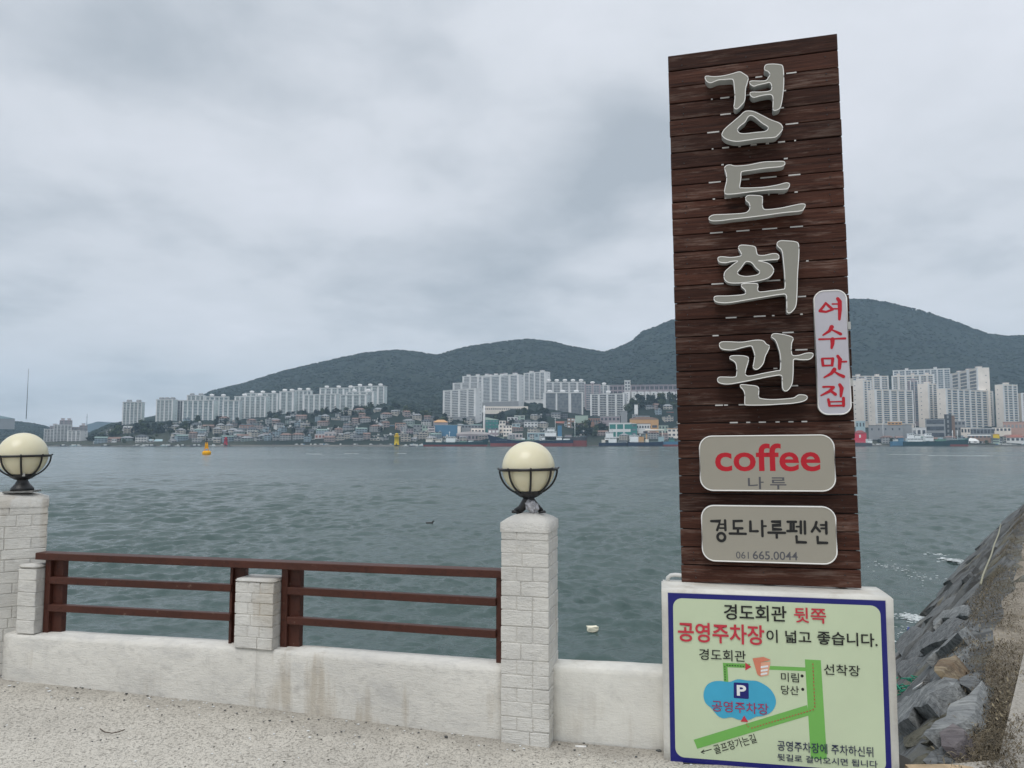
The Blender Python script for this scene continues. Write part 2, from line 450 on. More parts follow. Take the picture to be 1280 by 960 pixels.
# pavement: one slab, bounded by the parapet line, the plinth and the strip along the embankment
def smooth_noise2(x, y, s=1.0, seed=0.0): return mnoise(Vector((x * s, y * s, seed)))
wallA = [Vector((-16, 7.65)), Vector((-3.7, 5.15)), Vector((-3.2, 5.05)), Vector((-1.50, 4.66)), Vector((-.06, 4.28)), Vector((.86, 4.14)), Vector((.86, 3.985)), Vector((1.90, 3.93))]
slabE = [Vector((2.47, 4.04)), Vector((3.89, 5.99)), Vector((10.0, 14.6)), Vector((14.6, 20.9)), Vector((24, 20))]
outline = [tuple(p) for p in wallA] + [tuple(p) for p in slabE] + [(40, 12), (60, -30), (-30, -30), (-30, 10.5)]
mb = MB()
n = len(outline)
top = [(x, y, ground_z(max(min(x, 3), -6))) for x, y in outline]
bot = [(x, y, -2.4) for x, y in outline]
tri = tessellate_polygon([[Vector((x, y, 0)) for x, y in outline]])
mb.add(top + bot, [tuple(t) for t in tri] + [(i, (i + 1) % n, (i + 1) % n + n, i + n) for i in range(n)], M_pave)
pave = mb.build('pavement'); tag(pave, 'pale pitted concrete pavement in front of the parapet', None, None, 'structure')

# jetty strip between slab and rocks (dirt covered concrete), then the sloping embankment
mb = MB()
S = [-1.4 + i * .25 for i in range(0, 90)]
vv, ff = [], []
prof = [(-1.7, -1.665), (-1.25, -1.66), (-.6, -1.65), (-.2, -1.655), (.0, -1.70), (.35, -2.10), (.9, -2.75), (1.6, -3.6), (2.4, -4.6), (3.4, -5.8)]
for s in S:
    for j, (d, z) in enumerate(prof):
        p = edge_pt(s, d + (smooth_noise2(s, 3.1, .9) * .10 if j > 2 else 0))
        vv.append((p.x, p.y, z + (mnoise(Vector((s * 1.7, d * 2, 5))) * .025 if j > 0 else 0)))
for i in range(len(S) - 1):
    for j in range(len(prof) - 1):
        a = i * len(prof) + j; ff.append((a, a + 1, a + 1 + len(prof), a + len(prof)))
npf = len(prof); top_f = [f for f in ff if f[0] % npf < 3]; low_f = [f for f in ff if f[0] % npf >= 3]
mb.add(vv, top_f, M_strip, True); mb.add(vv, low_f, M_rock, True)
q = edge_pt(S[-1], -1.7); E4 = [edge_pt(S[-1] + .0, d) for d, _ in prof]; base_ = [(p.x, p.y, z) for p, (_, z) in zip(E4, prof)]
out_ = [(p.x + EDX * 3.5, p.y + EDY * 3.5, -6.0) for p in E4]
mb.add(base_ + out_, [(i_, i_ + 1, i_ + 1 + npf, i_ + npf) for i_ in range(npf - 1)], M_rock)
tag(mb.build('jetty_path'), 'brown dirt covered concrete jetty top running away beside the rocks', None, None, 'structure')

# seawall under the parapet
mb = MB()
sw = [Vector((-16, 7.82)), Vector((-3.4, 5.2)), Vector((-1.46, 4.80)), Vector((.0, 4.41)), (.86, 4.30), (2.0, 4.25), (2.05, 4.09)]
sw = [Vector((p[0], p[1])) for p in sw]
for a, b in zip(sw[:-1], sw[1:]):
    mb.add([(a.x, a.y, -1.62), (b.x, b.y, -1.62), (b.x, b.y, -6), (a.x, a.y, -6)], [(0, 1, 2, 3)], M_quay)
tag(mb.build('seawall'), 'vertical concrete seawall dropping into the water', None, None, 'structure')

# ------------------------------------------------------------------- water with real waves
rng = np.random.default_rng(5)
def sea_patch():
    rs = [8.0]
    while rs[-1] < 420: rs.append(rs[-1] + .034 * (rs[-1] / 14) ** 1.5)
    rs = np.array(rs); na = 640
    an = np.linspace(R(-44), R(42), na)
    RR, AA = np.meshgrid(rs, an, indexing='ij')
    X = RR * np.sin(AA); Y = RR * np.cos(AA)
    dr = .034 * (RR / 14) ** 1.5
    Zt = np.zeros_like(X)
    wind = R(-80)                             # crests run roughly across the view
    for k in range(130):
        lam = .24 * (2.6 / .24) ** (rng.random() ** 1.15)
        th = wind + rng.normal() * .58
        kx, ky = math.cos(th) * 2 * math.pi / lam, math.sin(th) * 2 * math.pi / lam
        amp = .0190 * lam ** .85 * (.5 + rng.random()) * (1.0 if lam < 1.3 else .7)
        ph = kx * X + ky * Y + rng.random() * 6.28
        gate = np.clip((lam / np.maximum(dr, RR * .0024) - 1.9) / 2.2, 0, 1)
        Zt += gate * amp * (.85 * np.sin(ph) + .28 * (1.3 - 2.0 * np.abs(np.sin(ph * .5 + .785))) + .10 * np.sin(2 * ph + 1.2))
    # gusty patches
    gst = .72 + .3 * np.sin(X * .09 + 1.3 * np.sin(Y * .05)) * np.sin(Y * .06 + 2) + .22 * np.sin(X * .31 + Y * .22) * np.sin(Y * .27 - X * .1)
    Zt *= gst * np.clip(RR / 30, .72, 1.0) * .92
    edge = np.clip((420 - RR) / 120, 0, 1) * np.clip((RR - 8.0) / .3, 0, 1)
    Zt = Zt * edge + Z_SEA
    V = np.stack([X, Y, Zt], -1).reshape(-1, 3)
    i = np.arange(len(rs) - 1)[:, None] * na + np.arange(na - 1)[None, :]
    Fq = np.stack([i, i + 1, i + 1 + na, i + na], -1).reshape(-1, 4)
    # wide calm rim around the patch so the sea goes on in every direction
    b = len(V); far = 12000.0; aN = an
    inner = [(8 * math.sin(a), 8 * math.cos(a), Z_SEA) for a in (an[0], an[-1])]
    return V, Fq, rs, an, na
V, Fq, rs, an, na = sea_patch()
rimV, rimF = [], []
b0 = len(V)
out_r = [420.0, 700, 1200, 2500, 6000, 13000]
nn = 160; base = (len(rs) - 1) * na
step = (na - 1) // (nn - 1)
idx = np.unique(np.linspace(0, na - 1, nn).astype(int)); prev = base + idx
rings = []
for r_ in out_r[1:]:
    ring = [(r_ * math.sin(an[j]), r_ * math.cos(an[j]), Z_SEA) for j in idx]
    ids = b0 + len(rimV) + np.arange(len(idx)); rimV += ring
    for q in range(len(idx) - 1): rimF.append((prev[q], prev[q + 1], ids[q + 1], ids[q]))
    prev = ids
# the rest of the circle, outside the view
sideA = np.linspace(an[-1], an[0] + 2 * math.pi, 40)
rr_ = [8.0, 60, 420, 3000, 13000]
sid = b0 + len(rimV)
for a in sideA:
    for r_ in rr_: rimV.append((r_ * math.sin(a), r_ * math.cos(a), Z_SEA))
for i in range(len(sideA) - 1):
    for j in range(len(rr_) - 1):
        a = sid + i * len(rr_) + j; rimF.append((a, a + len(rr_), a + len(rr_) + 1, a + 1))
V = np.vstack([V, np.array(rimV)]); Fq = np.vstack([Fq, np.array(rimF)])
sea = link('sea', big_mesh('sea', V, Fq, M_water)); tag(sea, 'grey green choppy sea between the parapet and the far city', None, None, 'structure')

# ------------------------------------------------------------------- hills
def lerp_tab(u, tab):
    if u <= tab[0][0]: return tab[0][1]
    for (a, x), (b, y) in zip(tab[:-1], tab[1:]):
        if u <= b: return x + (y - x) * (u - a) / (b - a)
    return tab[-1][1]
FOOT = [(-600, 553), (-100, 553), (0, 551), (60, 552), (110, 549), (145, 532), (200, 528), (300, 527), (330, 525), (365, 519), (430, 517), (486, 509), (505, 514), (545, 526), (600, 527), (640, 514),
        (690, 514), (735, 522), (775, 521), (790, 503), (845, 501), (900, 520), (1060, 540), (1290, 537), (1500, 535), (2200, 545)]
MID = [(-600, 551), (0, 548), (100, 548), (140, 531), (230, 520), (300, 512), (430, 503), (500, 500), (560, 498), (640, 494), (700, 497), (800, 488), (900, 492), (1060, 500), (1300, 497), (1600, 500), (2200, 540)]
RIDGE = [(-600, 520), (-350, 512), (-150, 522), (0, 527), (20, 527.5), (40, 530), (60, 534), (74, 545), (100, 549), (118, 541), (135, 533), (150, 529), (170, 526), (200, 520), (225, 512), (245, 500), (262, 490), (285, 484), (300, 481), (350, 465), (400, 453), (450, 442),
         (475, 439), (497, 437.5), (520, 440), (545, 444), (560, 440), (580, 434), (620, 428), (645, 425), (663, 424), (690, 427), (720, 434), (755, 440), (770, 436), (790, 427), (805, 414), (822, 408), (840, 400), (870, 392), (910, 384), (960, 378), (1010, 374), (1064, 372.5),
         (1090, 373), (1110, 376), (1140, 383), (1160, 388), (1180, 395), (1200, 402), (1220, 410), (1240, 417), (1262, 420), (1280, 419), (1330, 417), (1420, 432), (1600, 470), (1900, 500), (2200, 530)]
D_SH, D_FT, D_MD, D_RG = 1004.0, 1140.0, 1520.0, 2100.0
def terr_v(u, D):
    f, m, r = lerp_tab(u, FOOT), lerp_tab(u, MID), lerp_tab(u, RIDGE)
    if D <= D_FT: t = (D - D_SH) / (D_FT - D_SH); return 556.2 + (f - 556.2) * t
    if D <= D_MD: t = (D - D_FT) / (D_MD - D_FT); return f + (m - f) * t
    t = min(1, (D - D_MD) / (D_RG - D_MD)); t = t ** .85
    return m + (r - m) * t
def terr_z(u, D):
    if D > D_RG: zr = (554.5 - lerp_tab(u, RIDGE)) / F * D_RG; return zr * (1 - ((D - D_RG) / 1500) ** 1.3)
    return (554.5 - terr_v(u, D)) / F * D
us = list(range(-600, -100, 12)) + list(np.arange(-100, 1380, 2.5)) + list(range(1380, 2200, 12))
Ds = [1004, 1012, 1030, 1050, 1075, 1100, 1120, 1140, 1170, 1210, 1260, 1320, 1380, 1450, 1520] + list(np.arange(1545, 2160, 16)) + [2220, 2300, 2420, 2600, 2900, 3300]
TV = []
for D in Ds:
    for u in us:
        x = (u - 640) / F * D; z = terr_z(u, D)
        amp = .6 if D < 1200 else (1.5 if D < 1500 else 2.6)
        if D > 1150 and lerp_tab(u, RIDGE) < 546: z += amp * (mfractal(Vector((x * .012, D * .012, 2)), 1, 2, 4) + .7 * mnoise(Vector((x * .055, D * .03, 0))))
        TV.append((x, D, z))
nu = len(us)
TF = [(i * nu + j, i * nu + j + 1, (i + 1) * nu + j + 1, (i + 1) * nu + j) for i in range(len(Ds) - 1) for j in range(nu - 1)]
hills = link('hills', big_mesh('hills', TV, TF, M_terrain)); tag(hills, 'forested mountain ridge rising behind the far city', None, None, 'structure')

# tree crowns over the slopes
def woodland():
    ico = bmesh.new(); bmesh.ops.create_icosphere(ico, subdivisions=1, radius=1)
    bv = np.array([v.co[:] for v in ico.verts]); bf = np.array([[v.index for v in f.verts] for f in ico.faces]); ico.free()
    Vs, Fs = [], []; r2 = random.Random(3); cnt = 0
    while cnt < 21000:
        u = r2.uniform(-80, 1360)
        rv = lerp_tab(u, RIDGE)
        if r2.random() < .30: D = r2.uniform(2050, 2110)
        else: D = 1230 + 870 * r2.random()
        if rv > 546 and D > 1600: continue
        x = (u - 640) / F * D; z = terr_z(u, D); s = r2.uniform(3.0, 5.4) * (1 if D > 1500 else .8)
        if z < 3: continue
        v = bv * np.array([s * r2.uniform(.8, 1.3), s, s * r2.uniform(.4, .65)]) * rng.uniform(.75, 1.2, (len(bv), 1)) + np.array([x, D, z + s * .2])
        Fs.append(bf + len(Vs) * len(bv)); Vs.append(v); cnt += 1
    return np.vstack(Vs), np.vstack(Fs)
V, Fq = woodland()
tag(link('woodland', big_mesh('woodland', V, Fq, M_fol, True)), 'dense dark green forest covering the ridge behind the apartment blocks', 'forest', None, 'stuff')

# quay edge of the far shore
mb = MB()
mb.box(-1500, 998, -6, -330, 1008, -1.9, M_quay); mb.box(-330, 999, -6, 1500, 1009, -1.7, M_quay)
tag(mb.build('far_quay'), 'low concrete quay along the far shore', None, None, 'structure')
# faint island far out to the left
mb = MB(); pts = []
for k in range(41):
    t = k / 40; u = 92 + 66 * t; v = 550 - 23 * (math.sin(math.pi * t) ** .7) + 1.5 * mnoise(Vector((t * 6, 0, 0)))
    p = aty(u, min(v, 554), 4600.); pts.append((p.x, p.z))
mb.prism([(pts[0][0], -8)] + pts + [(pts[-1][0], -8)], 4600, 4900, M_terrain, axis='y')
tag(mb.build('distant_island'), 'pale hazy island far beyond the left end of the city', None, None, 'structure')

# =================================================================== PARAPET, PILLARS, RAILING
def rock_noise(p, s, k): return mfractal(Vector(p) * s + Vector((k, k * 2, k * 3)), 1, 2, 3)
def rough_box(mb, c0, c1, m, cuts=3, amp=.004, taper=0.0, seed=0.0, rounding=0.006):
    """box with slightly wandering surfaces (hand rendered plaster); top/bottom heights may differ per corner"""
    bm = bmesh.new(); bmesh.ops.create_cube(bm, size=1)
    bmesh.ops.bevel(bm, geom=list(bm.edges), offset=.0001, segments=1, affect='EDGES') if False else None
    sx, sy, sz = (c1[i] - c0[i] for i in range(3))
    for v in bm.verts: v.co = Vector((c0[0] + (v.co.x + .5) * sx, c0[1] + (v.co.y + .5) * sy, c0[2] + (v.co.z + .5) * sz))
    bmesh.ops.bevel(bm, geom=list(bm.edges), offset=rounding, segments=2, affect='EDGES')
    mx = max(sx, sy, sz)
    long_e = [e for e in bm.edges if e.calc_length() > mx / (cuts + 1)]
    for _ in range(3):
        le = [e for e in bm.edges if e.calc_length() > .11]
        if not le: break
        bmesh.ops.subdivide_edges(bm, edges=le, cuts=1, use_grid_fill=True)
    for v in bm.verts:
        nn_ = mfractal(v.co * 5 + Vector((seed, 0, 0)), 1, 2, 3)
        v.co += v.normal * nn_ * amp
    bm.verts.index_update()
    vs_ = [v.co.copy() for v in bm.verts]; fs = [tuple(v.index for v in f.verts) for f in bm.faces]; bm.free()
    return mb.add(vs_, fs, m, True)

WALL_YAW_L = math.atan2(-.392, 1.90); WALL_YAW_R = math.atan2(-.386, 1.44)
def wall_piece(name, p0, p1, thick, ztop, zb0, zb1, mat, label):
    """low rendered wall from p0 to p1 (front line), standing on sloping ground"""
    d = Vector((p1[0] - p0[0], p1[1] - p0[1])); L = d.length; yaw = math.atan2(d.y, d.x)
    bm = bmesh.new(); nx = int(L / .06); cross = []
    zf = [0, .012, .0125]
    prof = [(0.0, 0), (0.0, .33), (0.0, .66), (0.0, .93), (.004, .985), (.014, 1.0), (thick * .5, 1.012), (thick - .014, 1.0), (thick, .97), (thick, .5), (thick, 0)]
    rows = []
    for i in range(nx + 1):
        x = L * i / nx; zb = zb0 + (zb1 - zb0) * i / nx - .05; row = []
        for (y, t) in prof:
            z = zb + (ztop - zb) * min(t, 1) + (max(0, t - 1)) * .4
            q = Vector((x, y, z)); w = mfractal(Vector((x * 4, z * 4, y * 6 + len(name))), 1, 2, 3)
            row.append(bm.verts.new((x, y + (w * .005 if y < .02 else 0), z + (w * .003 if t > .9 else 0))))
        rows.append(row)
    for i in range(nx):
        for j in range(len(prof) - 1): bm.faces.new((rows[i][j], rows[i + 1][j], rows[i + 1][j + 1], rows[i][j + 1])).smooth = True
    bm.faces.new(rows[0]); bm.faces.new(rows[-1][::-1])
    bmesh.ops.recalc_face_normals(bm, faces=bm.faces)
    me = bpy.data.meshes.new(name); bm.to_mesh(me); bm.free(); me.materials.append(mat)
    o = link(name, me, None, (p0[0], p0[1], 0), yaw); tag(o, label, 'wall')
    return o
wall_piece('parapet_wall', (-3.21, 4.968), (-1.465, 4.6078), .165, -1.2, -1.478, -1.531, M_plaster, 'low white rendered parapet with rust streaks, left of the short brick stub')
wall_piece('parapet_wall', (-1.50, 4.615), (-.045, 4.232), .162, -1.2, -1.53, -1.573, M_plaster, 'low white rendered parapet under the right railing panel, ending at the tall brick pillar')
wall_piece('parapet_wall', (.205, 4.262), (.86, 4.142), .168, -1.2, -1.582, -1.60, M_plaster2, 'short clean white parapet between the tall brick pillar and the parking map plinth')

# bricks: a few meshes shared by all pillars
def brick_mesh(l, d, h, k):
    bm = bmesh.new(); bmesh.ops.create_cube(bm, size=1)
    for v in bm.verts: v.co = Vector((v.co.x * l, v.co.y * d, v.co.z * h))
    bmesh.ops.bevel(bm, geom=list(bm.edges), offset=.0028, segments=1, affect='EDGES')
    for v in bm.verts: v.co += Vector((mnoise(v.co * 21 + Vector((k, 0, 0))), mnoise(v.co * 23 + Vector((0, k, 0))), mnoise(v.co * 25 + Vector((0, 0, k))))) * .0010
    me = bpy.data.meshes.new('brick'); bm.to_mesh(me); bm.free(); me.materials.append(M_brick)
    return me
BR = {}
def get_brick(l, d, h, k):
    key = (round(l, 3), round(d, 3), round(h, 4), k % 5)
    if key not in BR: BR[key] = brick_mesh(l, d, h, k % 5 * 3.3)
    return BR[key]
def brick_pillar(name, label, loc, yaw, W, D_, z0, z1, course=.0745, cap=True, rnd=None):
    """loc = centre on plan; bricks laid course by course round a mortar core"""
    rr = random.Random(rnd or 1)
    root = empty(name, (loc[0], loc[1], z0), yaw, label, 'pillar')
    H = z1 - z0; nc = max(1, round(H / course)); hs_ = [rr.uniform(.86, 1.14) for _ in range(nc)]; hs_ = [q * H / sum(hs_) for q in hs_]
    mb = MB(); rough_box(mb, (-W / 2 + .0038, -D_ / 2 + .0038, -.06 if cap else 0), (W / 2 - .0038, D_ / 2 - .0038, H - .003), M_mortar, 3, .0015, seed=loc[0])
    mb.build('mortar_core', root)
    t = .085
    for c in range(nc):
        z = sum(hs_[:c]) + hs_[c] / 2; bh = round(hs_[c] - .0042, 4)
        alt = c % 2
        # four faces, pinwheel; each face split into pieces of brick length
        for (fx, fy, rz_, Lf) in ((0, -D_ / 2 + t / 2, 0, W), (0, D_ / 2 - t / 2, math.pi, W), (-W / 2 + t / 2, 0, -math.pi / 2, D_), (W / 2 - t / 2, 0, math.pi / 2, D_)):
            full = rz_ in (0, math.pi)
            span = Lf if full == (alt == 0) else Lf - 2 * t - .006
            x = -span / 2; cuts = []
            if span > .5: lens = [.19] * int(span / .19)
            elif span > .2: lens = [span * (rr.choice([.36, .42, .33, .5]) if (c // 2) % 2 else rr.choice([.6, .66, .55]))]
            else: lens = []
            rest = span - sum(lens)
            if lens and rest > .04:
                lens.append(rest)
            elif not lens: lens = [span]
            else: lens[-1] += rest
            if rr.random() < .5: lens.reverse()
            for l in lens:
                if l < .03: x += l; continue
                o = link('brick', get_brick(l - .0036, t, bh, rr.randrange(5)), root)
                px = x + l / 2; x += l
                cr, sr = math.cos(rz_), math.sin(rz_)
                o.location = (fx + px * cr, fy + px * sr, z + rr.uniform(-.0016, .0016))
                off = rr.uniform(-.0010, .0010); o.location.x += -sr * -off * 0 + (fx / (abs(fx) + 1e-6)) * off if fx else 0
                if fy: o.location.y += (1 if fy > 0 else -1) * off
                o.rotation_euler = (rr.uniform(-.008, .008), rr.uniform(-.006, .006), rz_)
    if cap:
        mb = MB(); g = 9; vv, ff = [], []
        for i in range(g + 1):
            for j in range(g + 1):
                a, b = i / g * 2 - 1, j / g * 2 - 1
                e_ = max(abs(a), abs(b)); zz = .045 * (1 - e_ ** 2.6) + .0035 * mnoise(Vector((a * 2, b * 2, loc[0])))
                vv.append((a * (W / 2 + .003), b * (D_ / 2 + .003), zz + .02))
        for i in range(g):
            for j in range(g): q = i * (g + 1) + j; ff.append((q, q + g + 1, q + g + 2, q + 1))
        ring = [i * (g + 1) for i in range(g + 1)] + [g * (g + 1) + j for j in range(1, g + 1)] + [i * (g + 1) + g for i in range(g - 1, -1, -1)] + [j for j in range(g - 1, 0, -1)]
        b0_ = len(vv)
        for q in ring: x, y, z = vv[q]; vv.append((x + .0, y, -.03))
        m_ = len(ring)
        for k in range(m_): ff.append((ring[k], ring[(k + 1) % m_], b0_ + (k + 1) % m_, b0_ + k))
        mb.add(vv, ff, M_brick, True); mb.build('cap', root, (0, 0, H))
    return root
YAW_P = math.atan(-.247)
def centre(fl, yaw, W, D_):
    c, s = math.cos(yaw), math.sin(yaw)
    return (fl[0] + c * W / 2 - s * D_ / 2, fl[1] + s * W / 2 + c * D_ / 2)
PC = centre((-.060, 4.205), YAW_P, .262, .27)
brick_pillar('brick_pillar', 'tall slender white painted brick pillar carrying the patched lamp, in the middle of the picture', PC, YAW_P, .262, .27, -1.585, -.445, rnd=4)
# left pillar: a corner pillar turned slightly towards the camera
PLW, PLD = .43, .36; YAW_L = R(31)
cL, sL = math.cos(YAW_L), math.sin(YAW_L)
frL = Vector((-3.062, 5.125)); PLC = (frL.x - cL * PLW / 2 - sL * PLD / 2, frL.y - sL * PLW / 2 + cL * PLD / 2)
brick_pillar('brick_pillar', 'wide white painted brick pillar cut by the left picture edge, carrying a globe lamp', PLC, YAW_L, PLW, PLD, -1.47, -.385, rnd=9)
# stub beside the left pillar and the middle stub
SC1 = centre((-3.135, 4.958), WALL_YAW_L, .135, .12)
brick_pillar('brick_stub', 'narrow white painted pier standing against the right side of the left brick pillar', SC1, WALL_YAW_L, .135, .12, -1.195, -.79, cap=False, rnd=12)
SC2 = centre((-1.640, 4.632), WALL_YAW_L - .03, .252, .17)
brick_pillar('brick_stub', 'short white painted brick stub between the two railing panels', SC2, WALL_YAW_L - .03, .252, .17, -1.2, -.815, course=.062, cap=False, rnd=20)
for o in list(COL.objects):
    if o.name.startswith('brick_stub'): 
        W_, D2 = (.135, .12) if o['label'].startswith('narrow') else (.252, .17)
        mb = MB(); rough_box(mb, (-W_ / 2 - .002, -D2 / 2 - .002, 0), (W_ / 2 + .002, D2 / 2 + .002, .022), M_brick, 3, .002, seed=3, rounding=.008)
        mb.build('cap', o, (0, 0, (.41 if W_ < .2 else .385) - .004))

# railing: one continuous welded railing
def railing():
    root = empty('railing', (-2.0, 4.8, -1.2), 0, 'brown painted metal railing with three rails along the parapet', 'railing')
    def bar(name, a, b, h, dpt, z):          # a, b plan points on the front line; z top of bar
        a, b = Vector(a), Vector(b); d = b - a; L = d.length; yaw = math.atan2(d.y, d.x)
        mb = MB(); mb.box(0, 0, -h, L, dpt, 0, M_rail); me = bevel_mesh(mb.mesh(name), .003, 1)
        o = link(name, me, root); o.rotation_euler = (0, 0, yaw); o.location = (a.x - root.location.x, a.y - root.location.y, z - root.location.z); return o
    def post(x, y, w, dd, yaw, ztop):
        mb = MB(); mb.box(0, 0, 0, w, dd, ztop + 1.2, M_rail); me = bevel_mesh(mb.mesh('post'), .003, 1)
        o = link('post', me, root); o.rotation_euler = (0, 0, yaw); o.location = (x - root.location.x, y - root.location.y, 0); return o
    ZR = (-.695, -.846, -1.018)
    yl, yr = WALL_YAW_L, WALL_YAW_R
    bar('top_rail', (-3.045, 4.978), (-.052, 4.285), .043, .09, ZR[0])
    zt = ZR[0] - .043
    post(-2.985, 4.992, .040, .075, yl, zt); post(-2.946, 5.015, .075, .045, yl, zt)          # left pair
    post(-1.705, 4.722, .018, .035, yl, zt); post(-1.700, 4.745, .085, .045, yl, zt)          # right end of left panel
    post(-1.372, 4.648, .042, .075, yr, zt); post(-1.329, 4.662, .074, .045, yr, zt)          # left end of right panel
    post(-.088, 4.312, .030, .07, yr, zt)
    for z in ZR[1:]:
        bar('rail', (-2.944, 4.972), (-1.690, 4.702), .043, .04, z)
        bar('rail', (-1.329, 4.622), (-.089, 4.290), .043, .04, z)
    return root
railing()

# lamps
def globe_lamp(loc, label, broken=False, yaw=0.0):
    x, y, z = loc; root = empty('globe_lamp', loc, yaw, label, 'lamp')
    root.rotation_euler = (0, R(-1.2) if not broken else R(-1.0), yaw)
    GZ = .235; GR = .147
    if not broken:
        mb = MB(); mb.box(-.09, -.07, 0, .09, .07, .012, M_grayband); mb.build('base_plate', root)
        mb = MB(); mb.lathe([(.070, .012), (.066, .03), (.045, .055), (.030, .082), (.036, .09)], M_black, 16); mb.build('neck', root)
    else:
        mb = MB(); mb.tube([(-.075, -.01, .004), (-.045, 0, .022), (-.015, 0, .06), (.012, 0, .09)], [.020, .022, .027, .033], M_black, 10)
        mb.tube([(.0, 0, .08), (.035, .0, .05), (.068, .0, .008)], [.02, .014, .016], M_black, 8); mb.build('neck', root)
        mb = MB(); mb.lathe([(.019, 0), (.022, .006), (.019, .016)], M_black, 8, (-.075, -.02, 0)); mb.build('foot', root); mb = MB(); mb.lathe([(.019, 0), (.022, .006), (.017, .014)], M_black, 8, (.075, -.01, 0)); mb.build('foot', root)
        bm = bmesh.new(); bmesh.ops.create_icosphere(bm, subdivisions=3, radius=1)
        for v in bm.verts:
            k = 1 + .35 * mnoise(v.co * 2.3) + .12 * mnoise(v.co * 6)
            v.co = Vector((v.co.x * .036 * k + .022, v.co.y * .03 * k - .018, v.co.z * .040 * k + .036))
            v.co.x += (.03 - v.co.z) * .35
        me = bpy.data.meshes.new('tape'); bm.to_mesh(me); bm.free(); me.materials.append(M_tape)
        link('tape_wrapping', me, root)
    mb = MB(); mb.lathe([(.034, .082), (.05, .088), (.074, .104), (.078, .112), (.078, .128), (.07, .132), (.05, .134)], M_black, 14); hub = mb.build('hub', root)
    if not broken:
        mb = MB(); mb.box(.028, -.0805, .108, .044, -.0765, .128, M_pvc); mb.build('sticker', hub)
    bm = bmesh.new(); bmesh.ops.create_uvsphere(bm, u_segments=48, v_segments=28, radius=GR)
    for f in bm.faces: f.smooth = True
    me = bpy.data.meshes.new('globe'); bm.to_mesh(me); bm.free(); me.materials.append(M_globe); link('globe', me, root, (0, 0, GZ + .012))
    RZ = GZ + .006; RR_ = GR + .013
    pts = [(RR_ * math.cos(a), RR_ * math.sin(a), RZ) for a in [2 * math.pi * k / 48 for k in range(48)]]
    mb = MB()
    mb.lathe([(RR_ - .006, RZ - .009), (RR_ + .005, RZ - .009), (RR_ + .005, RZ + .006), (RR_ - .006, RZ + .006), (RR_ - .006, RZ - .009)], M_black, 48)
    mb.f = [f for f in mb.f if len(f) == 4]; mb.mi = mb.mi[:len(mb.f)]; mb.sm = mb.sm[:len(mb.f)]
    mb.build('ring', root)
    def rib_mesh():
        m2 = MB(); P = []
        for k in range(11):
            a = math.pi / 2 * .82 * k / 10
            P.append((RR_ * math.cos(a) + .001, 0, RZ - (RR_ - .015) * math.sin(a)))
        P.append((.068, 0, .118))
        m2.tube([(RR_ + .012, 0, RZ + .006)] + P, .0059, M_black, 6); return m2.mesh('rib')
    rm = rib_mesh()
    for k in range(8): link('rib', rm, root).rotation_euler = (0, 0, R(45) * k + R(17))
    return root
globe_lamp((PC[0] - .004, PC[1], -.382), 'cream globe lamp with a leaning tape wrapped neck on the tall middle pillar', True, YAW_P)
LL = aty(27.5, 617, PLC[1] - .03)
globe_lamp((LL.x, LL.y, -.322), 'cream globe lamp on an intact black base on the left edge pillar', False, .2)

# =================================================================== SIGN TOWER
def smooth_loop(pts, sub=4):
    n = len(pts); out = []
    for i in range(n):
        p0, p1, p2, p3 = (Vector(pts[(i + k - 1) % n]) for k in range(4))
        for j in range(sub):
            t = j / sub
            out.append(.5 * ((2 * p1) + (p2 - p0) * t + (2 * p0 - 5 * p1 + 4 * p2 - p3) * t * t + (3 * p1 - p0 - 3 * p2 + p3) * t ** 3))
    return out
def area(l): return .5 * sum(l[i][0] * l[(i + 1) % len(l)][1] - l[(i + 1) % len(l)][0] * l[i][1] for i in range(len(l)))
def slab_from_loops(mb, loops, yf, yb, mface, mside=None):
    """filled outline in the x-z plane with holes, front at y=yf (towards camera, negative), back at yb"""
    loops = [list(map(Vector, l)) for l in loops]
    if area(loops[0]) < 0: loops[0].reverse()
    for h in loops[1:]:
        if area(h) > 0: h.reverse()
    flat_ = [p for l in loops for p in l]; n = len(flat_)
    tri = tessellate_polygon([[Vector((p.x, p.y, 0)) for p in l] for l in loops])
    mb.add([(p.x, yf, p.y) for p in flat_], [tuple(t) for t in tri], mface)
    mb.add([(p.x, yb, p.y) for p in flat_], [tuple(t) for t in tri], mside or mface)
    b = 0
    for l in loops:
        m_ = len(l)
        mb.add([(p.x, yf, p.y) for p in l] + [(p.x, yb, p.y) for p in l], [(i, (i + 1) % m_, (i + 1) % m_ + m_, i + m_) for i in range(m_)], mside or mface, True)
    return mb
class Plane:
    """a frame standing in the place: origin, yaw, lean; converts points seen in the photograph to coordinates on it"""
    def __init__(s, o, yaw, lean=0.0):
        s.yaw, s.lean, s.o = yaw, lean, Vector(o)
        s.M = Matrix.Translation(s.o) @ Matrix.Rotation(yaw, 4, 'Z') @ Matrix.Rotation(lean, 4, 'Y')
        s.I = s.M.inverted()
    def at(s, u, v, off=0.0):
        o = s.I @ Vector((0, 0, 0)); d = (s.I.to_3x3() @ ray(u, v)); t = (-off - o.y) / d.y
        p = o + d * t; return Vector((p.x, p.z))
    def root(s, name, label, cat, xz=(0, 0), y=0.0):
        p = s.M @ Vector((xz[0], y, xz[1])); e = empty(name, p, 0, label, cat); e.rotation_euler = (0, s.lean, s.yaw); return e
